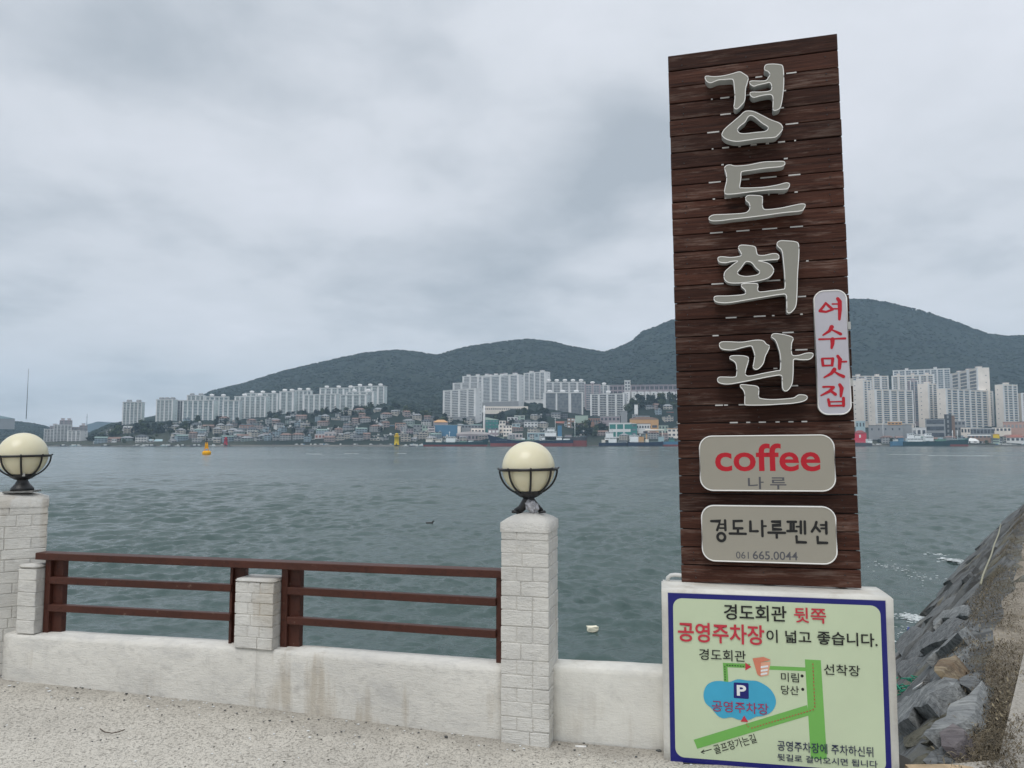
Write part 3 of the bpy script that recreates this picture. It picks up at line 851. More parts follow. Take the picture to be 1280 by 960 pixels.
def stroke(mb, pts, w, y, mat, th=.0008, n=7):
    """one brush stroke: tapered polyline with round ends"""
    P = [Vector(p) for p in pts]; W = w if isinstance(w, (list, tuple)) else [w] * len(P)
    L, Rr = [], []
    for i, p in enumerate(P):
        t = (P[min(i + 1, len(P) - 1)] - P[max(i - 1, 0)]).normalized(); nrm = Vector((-t.y, t.x))
        if 0 < i < len(P) - 1:
            t1 = (P[i] - P[i - 1]).normalized(); t2 = (P[i + 1] - P[i]).normalized(); k = max(.6, math.sqrt(max(.05, (1 + t1.dot(t2)) / 2)))
        else: k = 1
        L.append(p + nrm * W[i] / 2 / k); Rr.append(p - nrm * W[i] / 2 / k)
    def cap(p, t, r): return [p + Vector((-t.y * math.cos(a) + t.x * math.sin(a), t.x * math.cos(a) + t.y * math.sin(a))) * r for a in [math.pi * k / n for k in range(1, n)]]
    t_end = (P[-1] - P[-2]).normalized(); t_st = (P[0] - P[1]).normalized()
    loop = L + cap(P[-1], t_end, W[-1] / 2) + Rr[::-1] + cap(P[0], t_st, W[0] / 2)
    slab_from_loops(mb, [loop], y - th, y, mat)
def ring_shape(mb, c, rx, rz, w, y, mat, th=.0008, n=28):
    out = [(c[0] + (rx + w / 2) * math.cos(a), c[1] + (rz + w / 2) * math.sin(a)) for a in [2 * math.pi * k / n for k in range(n)]]
    inn = [(c[0] + (rx - w / 2) * math.cos(a), c[1] + (rz - w / 2) * math.sin(a)) for a in [2 * math.pi * k / n for k in range(n)]]
    slab_from_loops(mb, [out, inn], y - th, y, mat)
def rrect(x0, z0, x1, z1, r, n=7):
    out = []
    for cx, cz, a0 in ((x1 - r, z0 + r, -90), (x1 - r, z1 - r, 0), (x0 + r, z1 - r, 90), (x0 + r, z0 + r, 180)):
        for k in range(n + 1): a = R(a0 + 90 * k / n); out.append((cx + r * math.cos(a), cz + r * math.sin(a)))
    return out
def text_mesh(name, body, x0, z0, x1, z1, y, mat, parent, bold=0.0, th=.0006, rot=0.0, keep=False):
    """lettering fitted to a box on the local x-z plane; rot in radians (box then measured along the line)"""
    cu = bpy.data.curves.new(name, 'FONT'); cu.body = body; cu.size = 1; cu.extrude = 0; cu.offset = bold; cu.resolution_u = 4
    o = bpy.data.objects.new(name, cu); COL.objects.link(o)
    bpy.context.view_layer.update()
    dg = bpy.context.evaluated_depsgraph_get(); me = bpy.data.meshes.new_from_object(o.evaluated_get(dg))
    bpy.data.objects.remove(o); bpy.data.curves.remove(cu)
    co = np.empty(len(me.vertices) * 3, dtype=np.float32); me.vertices.foreach_get('co', co); co = co.reshape(-1, 3)
    mn, mx = co.min(0), co.max(0)
    X = (co[:, 0] - mn[0]) / (mx[0] - mn[0]) * (x1 - x0); Z = (co[:, 1] - mn[1]) / (mx[1] - mn[1]) * (z1 - z0)
    c_, s_ = math.cos(rot), math.sin(rot)
    out = np.stack([x0 + X * c_ - Z * s_, np.full(len(X), y - th, dtype=np.float32), z0 + X * s_ + Z * c_], -1)
    me.vertices.foreach_set('co', out.astype(np.float32).ravel()); me.materials.clear(); me.materials.append(mat); me.update(); me.name = name
    for p in me.polygons: p.material_index = 0
    bm = bmesh.new(); bm.from_mesh(me)
    bmesh.ops.dissolve_limit(bm, angle_limit=.001, verts=bm.verts, edges=bm.edges) if False else None
    r_ = bmesh.ops.extrude_face_region(bm, geom=list(bm.faces))
    for g in r_['geom']:
        if isinstance(g, bmesh.types.BMVert): g.co.y += th
    bmesh.ops.recalc_face_normals(bm, faces=bm.faces)
    for f in bm.faces: f.smooth = False
    bm.to_mesh(me); bm.free()
    return link(name, me, parent)

BO = (.921, 4.246, -.7515); BYAW = math.atan2(-.229, .874); BW, BH = .904, 2.97
BP = Plane(BO, BYAW, -.0088)
tower = BP.root('sign_tower', 'tall dark brown plank sign board with raised grey syllables, standing on the white plinth', 'sign')
NPL = 31; PH = BH / NPL
plank_meshes = []
for k in range(6):
    mb = MB(); bm = bmesh.new(); bmesh.ops.create_cube(bm, size=1)
    for v in bm.verts: v.co = Vector(((v.co.x + .5) * BW, (v.co.y + .5) * .028, (v.co.z + .5) * (PH - .005)))
    bmesh.ops.bevel(bm, geom=list(bm.edges), offset=.0025, segments=1, affect='EDGES')
    me = bpy.data.meshes.new('plank'); bm.to_mesh(me); bm.free(); me.materials.append(M_plank); plank_meshes.append(me)
rp = random.Random(11)
nails = MB()
for k in range(NPL):
    o = link('plank', plank_meshes[k % 6], tower)
    dx = rp.uniform(-.0016, .0016); o.location = (dx, rp.uniform(-.002, .003), k * PH + .0025)
    o.rotation_euler = (rp.uniform(-.012, .012), rp.uniform(-.0014, .0014), 0)
    for sx in (.075, .43, BW - .07):
        for sz in (.3, .7):
            if rp.random() < .75:
                cx, cz = sx + rp.uniform(-.008, .008), (k + sz) * PH
                nails.prism([(cx + .0035 * math.cos(a), cz + .0035 * math.sin(a)) for a in [R(60) * q for q in range(6)]], -.0045, -.002, M_black, axis='y')
tag(nails.build('nail_heads', tower), kind='stuff')
mb = MB(); mb.box(.012, .0315, .01, BW - .012, .0375, BH - .012, M_black); mb.build('added_dark_backing', tower)  # black sheet added behind the planks to keep their gaps dark
for x in (.06, BW / 2 - .03, BW - .12):
    mb = MB(); mb.box(x, .038, 0, x + .06, .09, BH - .02, M_plank); mb.build('upright', tower)

def pxl(crop, pts):
    ox, oy, s = crop; return [(ox + x / s, oy + y / s) for x, y in pts]
C1, C2, C3, C4 = (870, 70, 8), (880, 190, 7.3846), (885, 295, 8), (890, 405, 7.3846)
LET = {
 'g1': (C1, [[(90, 215), (110, 202), (180, 208), (270, 200), (350, 182), (430, 160), (470, 175), (520, 215), (512, 270), (495, 330), (488, 440), (455, 490), (410, 530), (380, 515), (385, 470), (390, 400), (382, 300), (375, 250), (355, 232), (290, 236), (220, 242), (150, 268), (110, 255)]]),
 'yeo': (C1, [[(685, 120), (700, 90), (760, 82), (840, 88), (868, 110), (878, 220), (872, 350), (855, 470), (835, 525), (790, 545), (770, 530), (772, 450), (765, 400), (730, 385), (640, 400), (580, 415), (550, 400), (540, 375), (560, 362), (640, 362), (720, 355), (755, 335), (755, 290), (735, 265), (690, 275), (620, 290), (580, 302), (545, 285), (538, 258), (570, 250), (640, 252), (700, 245), (725, 215), (740, 185), (720, 155), (690, 140)]]),
 'ng': (C1, [[(260, 780), (290, 730), (370, 660), (440, 600), (480, 562), (520, 550), (580, 558), (650, 590), (750, 640), (830, 670), (860, 700), (862, 740), (820, 790), (780, 815), (640, 825), (500, 845), (400, 855), (310, 835), (268, 805)],
             [(415, 735), (440, 700), (490, 660), (520, 610), (555, 595), (600, 620), (660, 670), (715, 705), (722, 730), (690, 755), (600, 765), (480, 778), (430, 768)]]),
 'd': (C2, [[(190, 150), (210, 125), (245, 120), (290, 130), (400, 122), (540, 95), (640, 90), (730, 88), (747, 105), (735, 125), (690, 138), (560, 150), (440, 168), (358, 180), (342, 195), (340, 250), (328, 325), (345, 332), (420, 333), (560, 325), (680, 305), (760, 285), (790, 300), (775, 335), (735, 345), (600, 350), (400, 372), (300, 385), (215, 390), (190, 375), (195, 330), (210, 260), (205, 200)]]),
 'o1': (C2, [[(385, 420), (410, 402), (470, 402), (530, 408), (540, 430), (538, 490), (550, 525), (590, 532), (700, 520), (820, 495), (900, 480), (935, 488), (920, 525), (890, 545), (740, 560), (560, 585), (400, 605), (260, 620), (150, 635), (70, 635), (45, 615), (65, 590), (110, 580), (240, 575), (370, 565), (410, 545), (425, 510), (415, 470), (390, 450)]]),
 'h': (C3, [[(100, 240), (105, 215), (140, 208), (230, 215), (310, 205), (335, 190), (325, 160), (305, 120), (320, 95), (370, 92), (440, 100), (475, 115), (485, 160), (500, 190), (560, 195), (640, 178), (690, 180), (710, 205), (700, 232), (640, 238), (560, 245), (500, 248), (560, 262), (620, 285), (655, 330), (650, 370), (610, 415), (540, 440), (440, 458), (330, 470), (230, 470), (180, 450), (160, 410), (170, 360), (210, 320), (260, 280), (300, 252), (240, 255), (180, 268), (120, 262)],
            [(295, 360), (330, 320), (370, 265), (400, 255), (440, 270), (480, 320), (518, 355), (500, 385), (440, 400), (370, 405), (310, 390)]]),
 'oi': (C3, [[(60, 620), (85, 602), (200, 600), (330, 590), (375, 575), (370, 540), (335, 505), (345, 480), (420, 475), (490, 478), (500, 505), (495, 535), (520, 560), (620, 550), (740, 535), (770, 515), (768, 400), (755, 260), (740, 150), (700, 105), (690, 75), (720, 50), (790, 50), (870, 58), (905, 85), (908, 200), (895, 380), (890, 560), (880, 690), (850, 745), (815, 770), (790, 755), (788, 680), (780, 590), (720, 585), (560, 610), (380, 640), (200, 668), (110, 665), (70, 650)]]),
 'g2': (C4, [[(68, 195), (85, 168), (160, 165), (280, 168), (400, 150), (470, 155), (500, 185), (530, 205), (515, 250), (490, 300), (475, 360), (440, 405), (405, 420), (380, 400), (388, 350), (395, 290), (378, 230), (360, 203), (290, 215), (200, 238), (130, 238), (85, 225)]]),
 'oa': (C4, [[(165, 320), (175, 297), (230, 292), (310, 298), (338, 320), (325, 380), (308, 440), (315, 475), (360, 480), (480, 455), (600, 432), (632, 420), (632, 300), (610, 210), (585, 150), (550, 120), (560, 95), (600, 90), (690, 105), (748, 130), (735, 180), (732, 250), (745, 290), (800, 290), (870, 270), (925, 270), (932, 295), (900, 325), (830, 330), (760, 325), (750, 360), (748, 460), (735, 560), (690, 618), (655, 600), (648, 530), (640, 475), (560, 480), (430, 505), (280, 535), (150, 555), (75, 545), (50, 520), (65, 492), (120, 490), (210, 490), (228, 460), (225, 380), (205, 345)]]),
 'n': (C4, [[(260, 575), (275, 560), (340, 565), (410, 575), (432, 600), (430, 670), (460, 690), (560, 698), (700, 690), (760, 680), (800, 655), (860, 658), (880, 680), (850, 710), (760, 730), (620, 740), (480, 748), (320, 748), (303, 730), (303, 650), (290, 610)]]),
}
LF = .082                                     # letter faces stand this far off the planks
for key, (crop, loops) in LET.items():
    ll = [smooth_loop([BP.at(u, v, LF) for u, v in pxl(crop, l)], 4) for l in loops]
    mb = MB(); slab_from_loops(mb, ll, -LF, -.016, M_face, M_side)
    let = mb.build('raised_letter', tower)
    mb = MB()
    for l in ll: mb.tube([(p.x, -LF, p.y) for p in l], .0026, M_trim, 6, closed=True)
    mb.build('trim', let)
M_bar = flat('bar_white', (.55, .54, .52), .5)
# little white clips showing in the gaps between planks
K1, K2 = (820, 30, 3.6923), (820, 280, 3.6923)
bars = [(K1, [(475, 250, 9), (625, 233, 13), (318, 353, 12), (425, 341, 8), (592, 321, 5), (580, 411, 6), (322, 437, 14), (628, 483, 16), (265, 523, 16), (258, 363, 2), (262, 600, 2), (322, 594, 9), (387, 587, 3), (452, 581, 8), (515, 575, 4), (580, 569, 9), (643, 563, 2), (600, 647, 5), (640, 725, 15), (520, 736, 21), (410, 745, 12), (272, 758, 16), (268, 837, 3), (333, 831, 9), (395, 827, 3), (580, 811, 8), (648, 805, 4), (585, 893, 15), (470, 901, 12), (522, 813, 2), (308, 674, 3)]),
         (K2, [(280, 72, 17), (402, 64, 17), (526, 56, 19), (650, 47, 16), (455, 222, 8), (285, 313, 16), (390, 308, 7), (535, 300, 22), (672, 295, 10), (344, 391, 8), (478, 386, 8), (283, 395, 3), (540, 384, 3), (410, 389, 4), (670, 378, 3), (348, 470, 14), (480, 466, 15), (608, 464, 14), (670, 545, 15), (550, 634, 5), (640, 716, 8), (290, 803, 10), (322, 803, 5), (555, 800, 14), (395, 803, 8), (358, 886, 10), (425, 888, 5), (490, 887, 9), (560, 887, 5), (622, 884, 6), (684, 887, 7), (276, 551, 8), (700, 209, 3)])]
cm = {}
for (ox, oy, s), L in bars:
    for (x, y, w) in L:
        p = BP.at(ox + x / s, oy + y / s, 0); k = round(p.y / PH)
        wm = round(w / 961 * 4.1 * .95, 3)
        if wm not in cm:
            mb = MB(); mb.box(-wm / 2, -.001, -.0034, wm / 2, .02, .0034, M_bar); cm[wm] = mb.mesh('clip')
        link('clip', cm[wm], tower, (p.x, -.0008, k * PH + .0002))  # plain white bar set into the plank gap

def light_box(name, label, corners, depth, rad, mface, lip=.006):
    """rounded sign box mounted on the boards; corners = px of TL and BR of its face; returns root, frame converter"""
    off = .006 + depth
    a = BP.at(*corners[0], off); b = BP.at(*corners[1], off); x0, x1, z0, z1 = a.x, b.x, b.y, a.y
    root = BP.root(name, label, 'sign', ((x0 + x1) / 2, z0), 0)
    cx = (x0 + x1) / 2; w = (x1 - x0) / 2; h = z1 - z0
    mb = MB(); slab_from_loops(mb, [rrect(-w, 0, w, h, rad)], -off + .004, -.007, M_side, M_side); mb.build('case', root)
    mb = MB(); slab_from_loops(mb, [rrect(-w + lip * .6, lip * .6, w - lip * .6, h - lip * .6, rad - lip * .5)], -off, -off + .003, mface); mb.build('face', root)
    mb = MB(); mb.tube([(x, -off, z) for x, z in rrect(-w + .002, .002, w - .002, h - .002, rad)], .0036, M_trim, 6, closed=True); mb.build('edge_trim', root)
    conv = lambda u, v: (lambda p: (p.x - cx, p.y - z0))(BP.at(u, v, off))
    return root, conv, -off
def c7(x, y): return (870 + x / 7.111, 540 + y / 7.111)
def c8(x, y): return (870 + x / 7.111, 630 + y / 7.111)
cs, cv, yf = light_box('coffee_sign', 'pale grey rounded light box reading coffee in red, upper box on the plank board', ((873.5, 545), (1045.5, 614.5)), .055, .065, M_panel)
def tbox(conv, pa, pb): a = conv(*pa); b = conv(*pb); return a[0], b[1], b[0], a[1]
text_mesh('lettering', 'coffee', *tbox(cv, c7(165, 106), c7(1110, 350)), yf, M_red, cs, .018)
text_mesh('lettering', '나 루', *tbox(cv, c7(460, 398), c7(805, 510)), yf, M_grayink, cs, .012)
ps, cv, yf = light_box('guesthouse_sign', 'pale grey rounded light box with black syllables and phone number, lower on the board', ((876, 631.5), (1047.5, 706)), .055, .065, M_panel)
PEN = [[(135, 152), (212, 152), (200, 198), (188, 232)], [(216, 180), (258, 180)], [(212, 214), (258, 214)], [(258, 145), (262, 232)],
       [(408, 150), (335, 152), (336, 216), (412, 216)], [(372, 220), (373, 260)], [(300, 262), (442, 265)],
       [(483, 155), (485, 241), (548, 241)], [(587, 150), (591, 285)], [(592, 196), (622, 196)],
       [(676, 156), (750, 158), (750, 188), (682, 190), (682, 224), (755, 226)], [(644, 254), (790, 256)], [(717, 258), (718, 298)],
       [(814, 158), (888, 158)], [(812, 240), (893, 240)], [(842, 165), (842, 236)], [(867, 165), (867, 236)], [(893, 201), (928, 201)], [(931, 155), (932, 258)], [(966, 155), (969, 262)], [(893, 287), (896, 338), (976, 341)],
       [(1070, 160), (1060, 198), (1030, 244)], [(1064, 202), (1100, 242)], [(1108, 186), (1155, 186)], [(1112, 216), (1155, 216)], [(1156, 160), (1159, 262)], [(1080, 292), (1083, 344), (1164, 345)]]
mb = MB(); k = 0; sw_ = 24 / 7.111 / 961 * 4.05
for st in PEN:
    stroke(mb, [cv(*c8(*p)) for p in st], sw_ * (.66 if len(st) == 2 and abs(st[0][0] - st[1][0]) < 50 and st[0][1] == st[1][1] else .9), yf - .0002 - k * .00006, M_ink); k += 1
ring_shape(mb, cv(*c8(225, 293)), .0193, .0203, sw_ * .98, yf - .0002 - k * .00006, M_ink)
mb.build('lettering', ps)
text_mesh('lettering', '061', *tbox(cv, c8(355, 422), c8(470, 487)), yf, M_grayink, ps, .0)
text_mesh('lettering', '665.0044', *tbox(cv, c8(503, 416), c8(905, 502)), yf, M_grayink, ps, .01)

vs_root, cv, yf = light_box('vertical_sign', 'narrow violet white sign with four red brush syllables at the board edge', ((1016.5, 364), (1065, 518)), .03, .05, M_white)
# the board's right edge ends before the sign does: give the sign its bracket
mb = MB(); mb.box(.02, -.006, .15, .10, .02, .19, M_alu); mb.box(.02, -.006, .45, .10, .02, .49, M_alu); mb.build('bracket', vs_root)
def cE(x, y): return (1005 + x / 12, 360 + y / 12)
def cF(x, y): return (1005 + x / 12, 440 + y / 12)
RS = [(cE, [(325, 228), (285, 285), (238, 340)], [34, 40, 40]), (cE, [(238, 345), (330, 358), (425, 325)], [44, 34, 34]), (cE, [(325, 225), (375, 275), (430, 320)], [34, 42, 40]),
      (cE, [(425, 240), (515, 240)], [24, 24]), (cE, [(440, 312), (515, 312)], [24, 24]), (cE, [(505, 160), (535, 200), (538, 330), (530, 470)], [50, 60, 58, 38]),
      (cE, [(415, 585), (380, 645), (285, 708)], [66, 46, 24]), (cE, [(425, 630), (480, 655), (548, 690)], [24, 36, 48]), (cE, [(228, 770), (420, 764), (618, 756)], [32, 24, 34]), (cE, [(428, 770), (426, 840), (414, 900)], [66, 56, 36]),
      (cF, [(272, 105), (285, 200)], [40, 42]), (cF, [(275, 98), (435, 96)], [28, 30]), (cF, [(432, 100), (420, 200)], [46, 40]), (cF, [(280, 206), (430, 200)], [30, 26]),
      (cF, [(505, 60), (540, 110), (530, 245)], [42, 58, 48]), (cF, [(550, 146), (635, 144)], [26, 28]), (cF, [(455, 262), (405, 325), (302, 382)], [62, 46, 24]), (cF, [(465, 300), (520, 335), (592, 368)], [26, 40, 50]),
      (cF, [(288, 524), (370, 520), (445, 525)], [32, 28, 36]), (cF, [(440, 530), (380, 590), (255, 652)], [46, 46, 22]), (cF, [(405, 585), (470, 635)], [36, 48]), (cF, [(535, 490), (565, 540), (552, 665)], [46, 60, 34]),
      (cF, [(365, 712), (382, 805)], [40, 40]), (cF, [(592, 692), (592, 805)], [44, 44]), (cF, [(375, 748), (590, 742)], [20, 20]), (cF, [(378, 808), (598, 802)], [30, 30])]
mb = MB()
for k, (cf, pts, w) in enumerate(RS):
    stroke(mb, [cv(*cf(*p)) for p in pts], [q / 12 / 961 * 3.88 for q in w], yf - .0002 - k * .00006, M_red)
mb.build('lettering', vs_root)

# plinth
PO = (.772, 4.04, -1.64); PYAW = math.atan2(-.215, 1.092); PW = 1.113
PP = Plane(PO, PYAW)
plinth = PP.root('sign_plinth', 'white rendered plinth carrying the plank sign board, parking map on its front', 'plinth')
mb = MB(); rough_box(mb, (0, 0, 0), (PW, .30, -.7515 + 1.64), M_plaster2, 4, .003, seed=5, rounding=.007); mb.build('block', plinth)

# parking map panel
def c4(x, y): return (810 + x / 3.765, 720 + y / 3.765)
YO = .012
a = PP.at(834.4, 740.5, YO); b = PP.at(1107.3, 750.2, YO); c_ = PP.at(841.2, 952.5, YO)
mx0, mx1, mz0, mz1 = a.x, b.x, c_.y, a.y
mp = PP.root('parking_map', 'navy bordered pale green parking map panel fixed to the front of the white plinth', 'sign', (mx0, mz0))
w_, h_ = mx1 - mx0, mz1 - mz0
mb = MB(); mb.box(0, -YO + .001, 0, w_, -.004, h_, M_alu); mb.build('backing', mp)
mb = MB(); mb.box(.002, -YO - .0004, .002, w_ - .002, -YO + .0009, h_ - .002, M_navy); mb.build('border', mp)
mcv = lambda u, v: (lambda p: (p.x - mx0, p.y - mz0))(PP.at(u, v, YO))
def ml(x, y): return mcv(*c4(x, y))
i0 = ml(114, 97); i1 = ml(1098, 133)
bx = .0268
mb = MB(); slab_from_loops(mb, [rrect(bx, bx, w_ - bx, h_ - bx, .045)], -YO - .001, -YO - .0005, M_mint); mb.build('sheet', mp)
LZ = -YO - .0012
def shape(name, pts, mat, lay=0, smooth=False):
    P = [ml(*p) for p in pts]; P = smooth_loop(P, 3) if smooth else P
    m_ = MB(); slab_from_loops(m_, [P], LZ - .0005 - lay * .0007, LZ - lay * .0007, mat); return m_.build(name, mp)
shape('road_print', [(738, 392), (813, 396), (842, 862), (766, 858)], M_green, 0)
shape('road_print', [(215, 770), (748, 607), (758, 655), (232, 812)], M_green, 1)
shape('road_print', [(352, 408), (480, 413), (480, 433), (374, 429), (378, 500), (357, 498)], M_green, 0)
shape('road_print', [(560, 422), (741, 430), (741, 447), (560, 440)], M_green, 0)
def cC(x, y): q = (830 + x / 7.387, 830 + y / 7.387); return ((q[0] - 810) * 3.765, (q[1] - 720) * 3.765)
shape('lake_print', [cC(*p) for p in [(365, 300), (372, 240), (400, 190), (450, 162), (520, 155), (600, 165), (660, 145), (700, 140), (760, 150), (850, 155), (920, 185), (980, 230), (1020, 290), (1033, 350), (1015, 410), (970, 455), (900, 480), (850, 485), (790, 512), (730, 515), (680, 510), (620, 490), (550, 500), (500, 480), (465, 440), (430, 400), (385, 360)]], M_lake, 2, True)
shape('arrow_head', [(458, 407), (486, 427), (458, 443)], M_red2, 2)
shape('arrow_head', [(452, 655), (471, 686), (436, 684)], M_red2, 3)
ic = shape('building_print', [(492, 388), (531, 406), (530, 473), (514, 462)], M_orange, 2)
shape('building_print', [(531, 406), (576, 402), (566, 466), (531, 473)], M_orange2, 2)
shape('building_print', [(491, 387), (543, 380), (578, 394), (531, 405)], M_orange, 3)
for (y0_, dx_) in ((424, 0), (441, 2), (457, 4)):
    shape('building_stripe', [(530, y0_), (565 - dx_, y0_ - 5), (565 - dx_, y0_ + 4), (530, y0_ + 9)], M_pwhite, 3)
shape('parking_badge', [(403, 503), (406, 500), (470, 503), (473, 507), (474, 574), (470, 578), (406, 573), (403, 570)], M_navy, 3)
dm, dm2 = MB(), MB()
def dashes(mb_, A, B, n_, wd, mat, lay=4):
    A, B = Vector(ml(*A)), Vector(ml(*B)); d = (B - A) / n_
    for k in range(n_):
        p = A + d * (k + .2); q = A + d * (k + .75); nrm = Vector((-d.y, d.x)).normalized() * wd / 2
        slab_from_loops(mb_, [[p - nrm, q - nrm, q + nrm, p + nrm]], LZ - .0005 - lay * .0007, LZ - lay * .0007, mat)
dashes(dm, (775, 407), (785, 622), 13, .0035, M_red2); dashes(dm, (783, 626), (482, 716), 22, .0035, M_red2); dashes(dm, (474, 712), (460, 690), 2, .0035, M_red2)
dashes(dm2, (363, 492), (361, 420), 6, .004, M_ink); dashes(dm2, (366, 418), (455, 424), 7, .004, M_ink)
dm.build('route_dots', mp)['kind'] = 'stuff'; dm2.build('route_dots', mp)['kind'] = 'stuff'
for (x, y) in ((725, 470), (728, 533)):
    p = ml(x, y); m_ = MB(); slab_from_loops(m_, [[(p[0] + .0075 * math.cos(a), p[1] + .0075 * math.sin(a)) for a in [R(30) * q for q in range(12)]]], LZ - .0005, LZ, M_ink); m_.build('dot', mp)
m_ = MB(); stroke(m_, [ml(252, 828), ml(298, 815)], .0035, LZ, M_ink); stroke(m_, [ml(263, 818), ml(250, 829), ml(264, 834)], .0035, LZ - .0002, M_ink); m_.build('arrow', mp)
def mt(body, A, B, mat, bold=0.0, lay=5, name='lettering', rot=None):
    a, b = ml(*A), ml(*B); return text_mesh(name, body, a[0], b[1], b[0], a[1], LZ - lay * .0007, mat, mp, bold)
mt('경도회관', (355, 130), (652, 216), M_ink, .013)
mt('뒷쪽', (685, 146), (838, 224), M_red2, .013)
mt('공영주차장', (140, 214), (548, 326), M_red2, .019)
mt('이', (556, 250), (610, 314), M_ink, .008)
mt('넓고', (645, 254), (768, 318), M_ink, .012)
mt('좋습니다.', (795, 258), (1080, 334), M_ink, .012)
mt('경도회관', (240, 340), (460, 404), M_ink, .004)
mt('선착장', (826, 412), (998, 472), M_ink, .004)
mt('미림', (625, 452), (710, 500), M_ink, .002); mt('당산', (625, 512), (710, 560), M_ink, .002)
mt('공영주차장', (300, 583), (567, 652), M_dkred, .006)
mt('공영주차장에 주차하신뒤', (608, 772), (1060, 852), M_navyink, .006)
mt('뒷길로 걸어오시면 됩니다', (608, 834), (1080, 902), M_navyink, .006)
mt('P', (417, 511), (462, 564), M_pwhite, .03)
a, b = Vector(ml(318, 838)), Vector(ml(514, 782)); t_ = b - a; ln = t_.length
text_mesh('lettering', '골프장가는길', a.x, a.y, a.x + ln, a.y + .044, LZ - .002, M_ink, mp, .0, rot=math.atan2(t_.y, t_.x))
# blurry grime on the sheet
# PVC conduit at the back left corner of the plinth
mb = MB(); P0 = PP.M @ Vector((.03, .24, .885))
mb.tube([(0, .02, -.25), (0, .02, .0), (.004, .018, .022), (.02, .014, .036), (.045, .01, .04), (.12, .0, .036), (.20, .0, .034)], .011, M_pvc, 10)
cnd = mb.build('conduit', None, P0, PYAW); tag(cnd, 'pale plastic conduit bent over the back left corner of the plinth', 'pipe')

# =================================================================== ROCKS OF THE EMBANKMENT
def rock_mesh(k):
    rr = random.Random(100 + k); bm = bmesh.new(); bmesh.ops.create_cube(bm, size=1)
    L, W, H = rr.uniform(1.0, 1.45), rr.uniform(.42, .62), rr.uniform(.20, .30)
    bmesh.ops.subdivide_edges(bm, edges=list(bm.edges), cuts=3, use_grid_fill=True)
    for v in bm.verts:
        c = v.co.copy()
        tp = 1 - .28 * abs(c.x)
        x, y, z = c.x * L, c.y * W * tp, c.z * H * (1 - .15 * abs(c.x))
        p = Vector((x, y, z))
        q = Vector((x * 1.6, y * 2.2, z * 2 + k * 3.1))
        # facetted noise: cells give broken planes
        n_ = mfractal(q, 1, 2, 4) * .09; st = math.floor(mnoise(Vector((x * 2.2, y * 2.5, k))) * 4) * .022
        p += Vector((mnoise(q + Vector((9, 0, 0))) * .05, mnoise(q + Vector((0, 9, 0))) * .04, n_ * .6 + (st if z > 0 else 0)))
        v.co = p
    me = bpy.data.meshes.new('rock'); bm.to_mesh(me); bm.free(); me.materials.append(M_rock)
    for p in me.polygons: p.use_smooth = False
    return me
rocks = [rock_mesh(k) for k in range(9)]
rk = random.Random(21)
slope_a = math.atan2(1.95, 1.65)
E3 = Vector((EDX, EDY, 0)); N3 = Vector((-EDY * math.cos(slope_a), EDX * math.cos(slope_a), -math.sin(slope_a)))   # along, down the slope
UP3 = E3.cross(N3).normalized()
if UP3.z < 0: UP3 = -UP3
def put_rock(s, d, ang, scl, k, lift=.0, label=None, mat=None):
    o = bpy.data.objects.new('rock', rocks[k]); COL.objects.link(o)
    base = Vector((2.05 + EDX * s, 4.09 + EDY * s, -1.70)) + N3 * d
    ax = (E3 * math.cos(ang) - N3 * math.sin(ang)).normalized(); up = (UP3 + E3 * rk.uniform(-.06, .06) + N3 * rk.uniform(-.06, .06)).normalized()
    ay = up.cross(ax).normalized(); up = ax.cross(ay)
    M = Matrix((ax, ay, up)).transposed().to_4x4(); M.translation = base + UP3 * lift
    o.matrix_world = M @ Matrix.Diagonal((scl[0], scl[1], scl[2], 1)); return o
cnt = 0
s = -1.6
while s < 21.3:
    nd = [(.28, .5), (.75, 1.05), (1.2, 1.5), (1.7, 2.0), (2.15, 2.35)]
    for a_, b_ in nd:
        if rk.random() < .06: continue
        f = 1.0 if s < 14 else 1.35
        o = put_rock(s + rk.uniform(-.2, .2), rk.uniform(a_, b_), R(rk.uniform(22, 46)), (f * rk.uniform(.75, 1.1), f * rk.uniform(.7, 1.0), rk.uniform(.8, 1.2)), rk.randrange(9), rk.uniform(-.12, .03) - (.06 if a_ < .6 else 0) - (.13 if s < 7 else 0))
        near = s < 3.2
        zone = 'close beside the plinth' if s < 1.2 else 'a little behind the plinth' if s < 3 else 'where the ochre rock lies' if s < 5 else 'near the foam patch' if s < 9 else 'under the pale rope' if s < 14 else 'on the far narrow end'
        row = {.28: 'top row under the dirt strip', .75: 'second row down', 1.2: 'middle row', 1.7: 'lower row', 2.15: 'dark wet row at the waterline'}[a_]
        tag(o, 'grey slate slab, %s, %s' % (row, zone), 'rock', 'slate slabs of the jetty embankment'); cnt += 1
    s += .50 if s < 12 else .85
# a few that can be pointed at
def rock_mat(name, a, c):
    m2 = NB(name); v_ = m2.map('Object'); n_ = m2.noise(v_, 6, 6, .65, .4); l_ = m2.noise(m2.map('Object', scale=(2, 8, 10)), 2.4, 5, .65)
    col = m2.mix(m2.ramp(n_, [(.35, 0), (.62, 1)]), a, c); col = m2.mix(m2.ramp(l_, [(.4, .6), (.52, 0)]), col, tuple(q * .4 for q in a))
    return m2.out(col, .78, 0, m2.bump(m2.math('ADD', n_, l_), .9, .03))
RM = {'g': rock_mat('grey_slate', (.10, .108, .11), (.195, .202, .20)), 'l': rock_mat('light_slate', (.16, .17, .172), (.29, .30, .29)), 'd': rock_mat('dark_slate_rock', (.02, .022, .02), (.055, .058, .054)), 'o': rock_mat('olive_rock', (.07, .066, .04), (.14, .13, .095)),
      'y': rock_mat('ochre_rock', (.13, .075, .035), (.27, .215, .135)), 'm': rock_mat('mauve_rock', (.085, .072, .076), (.17, .15, .15))}
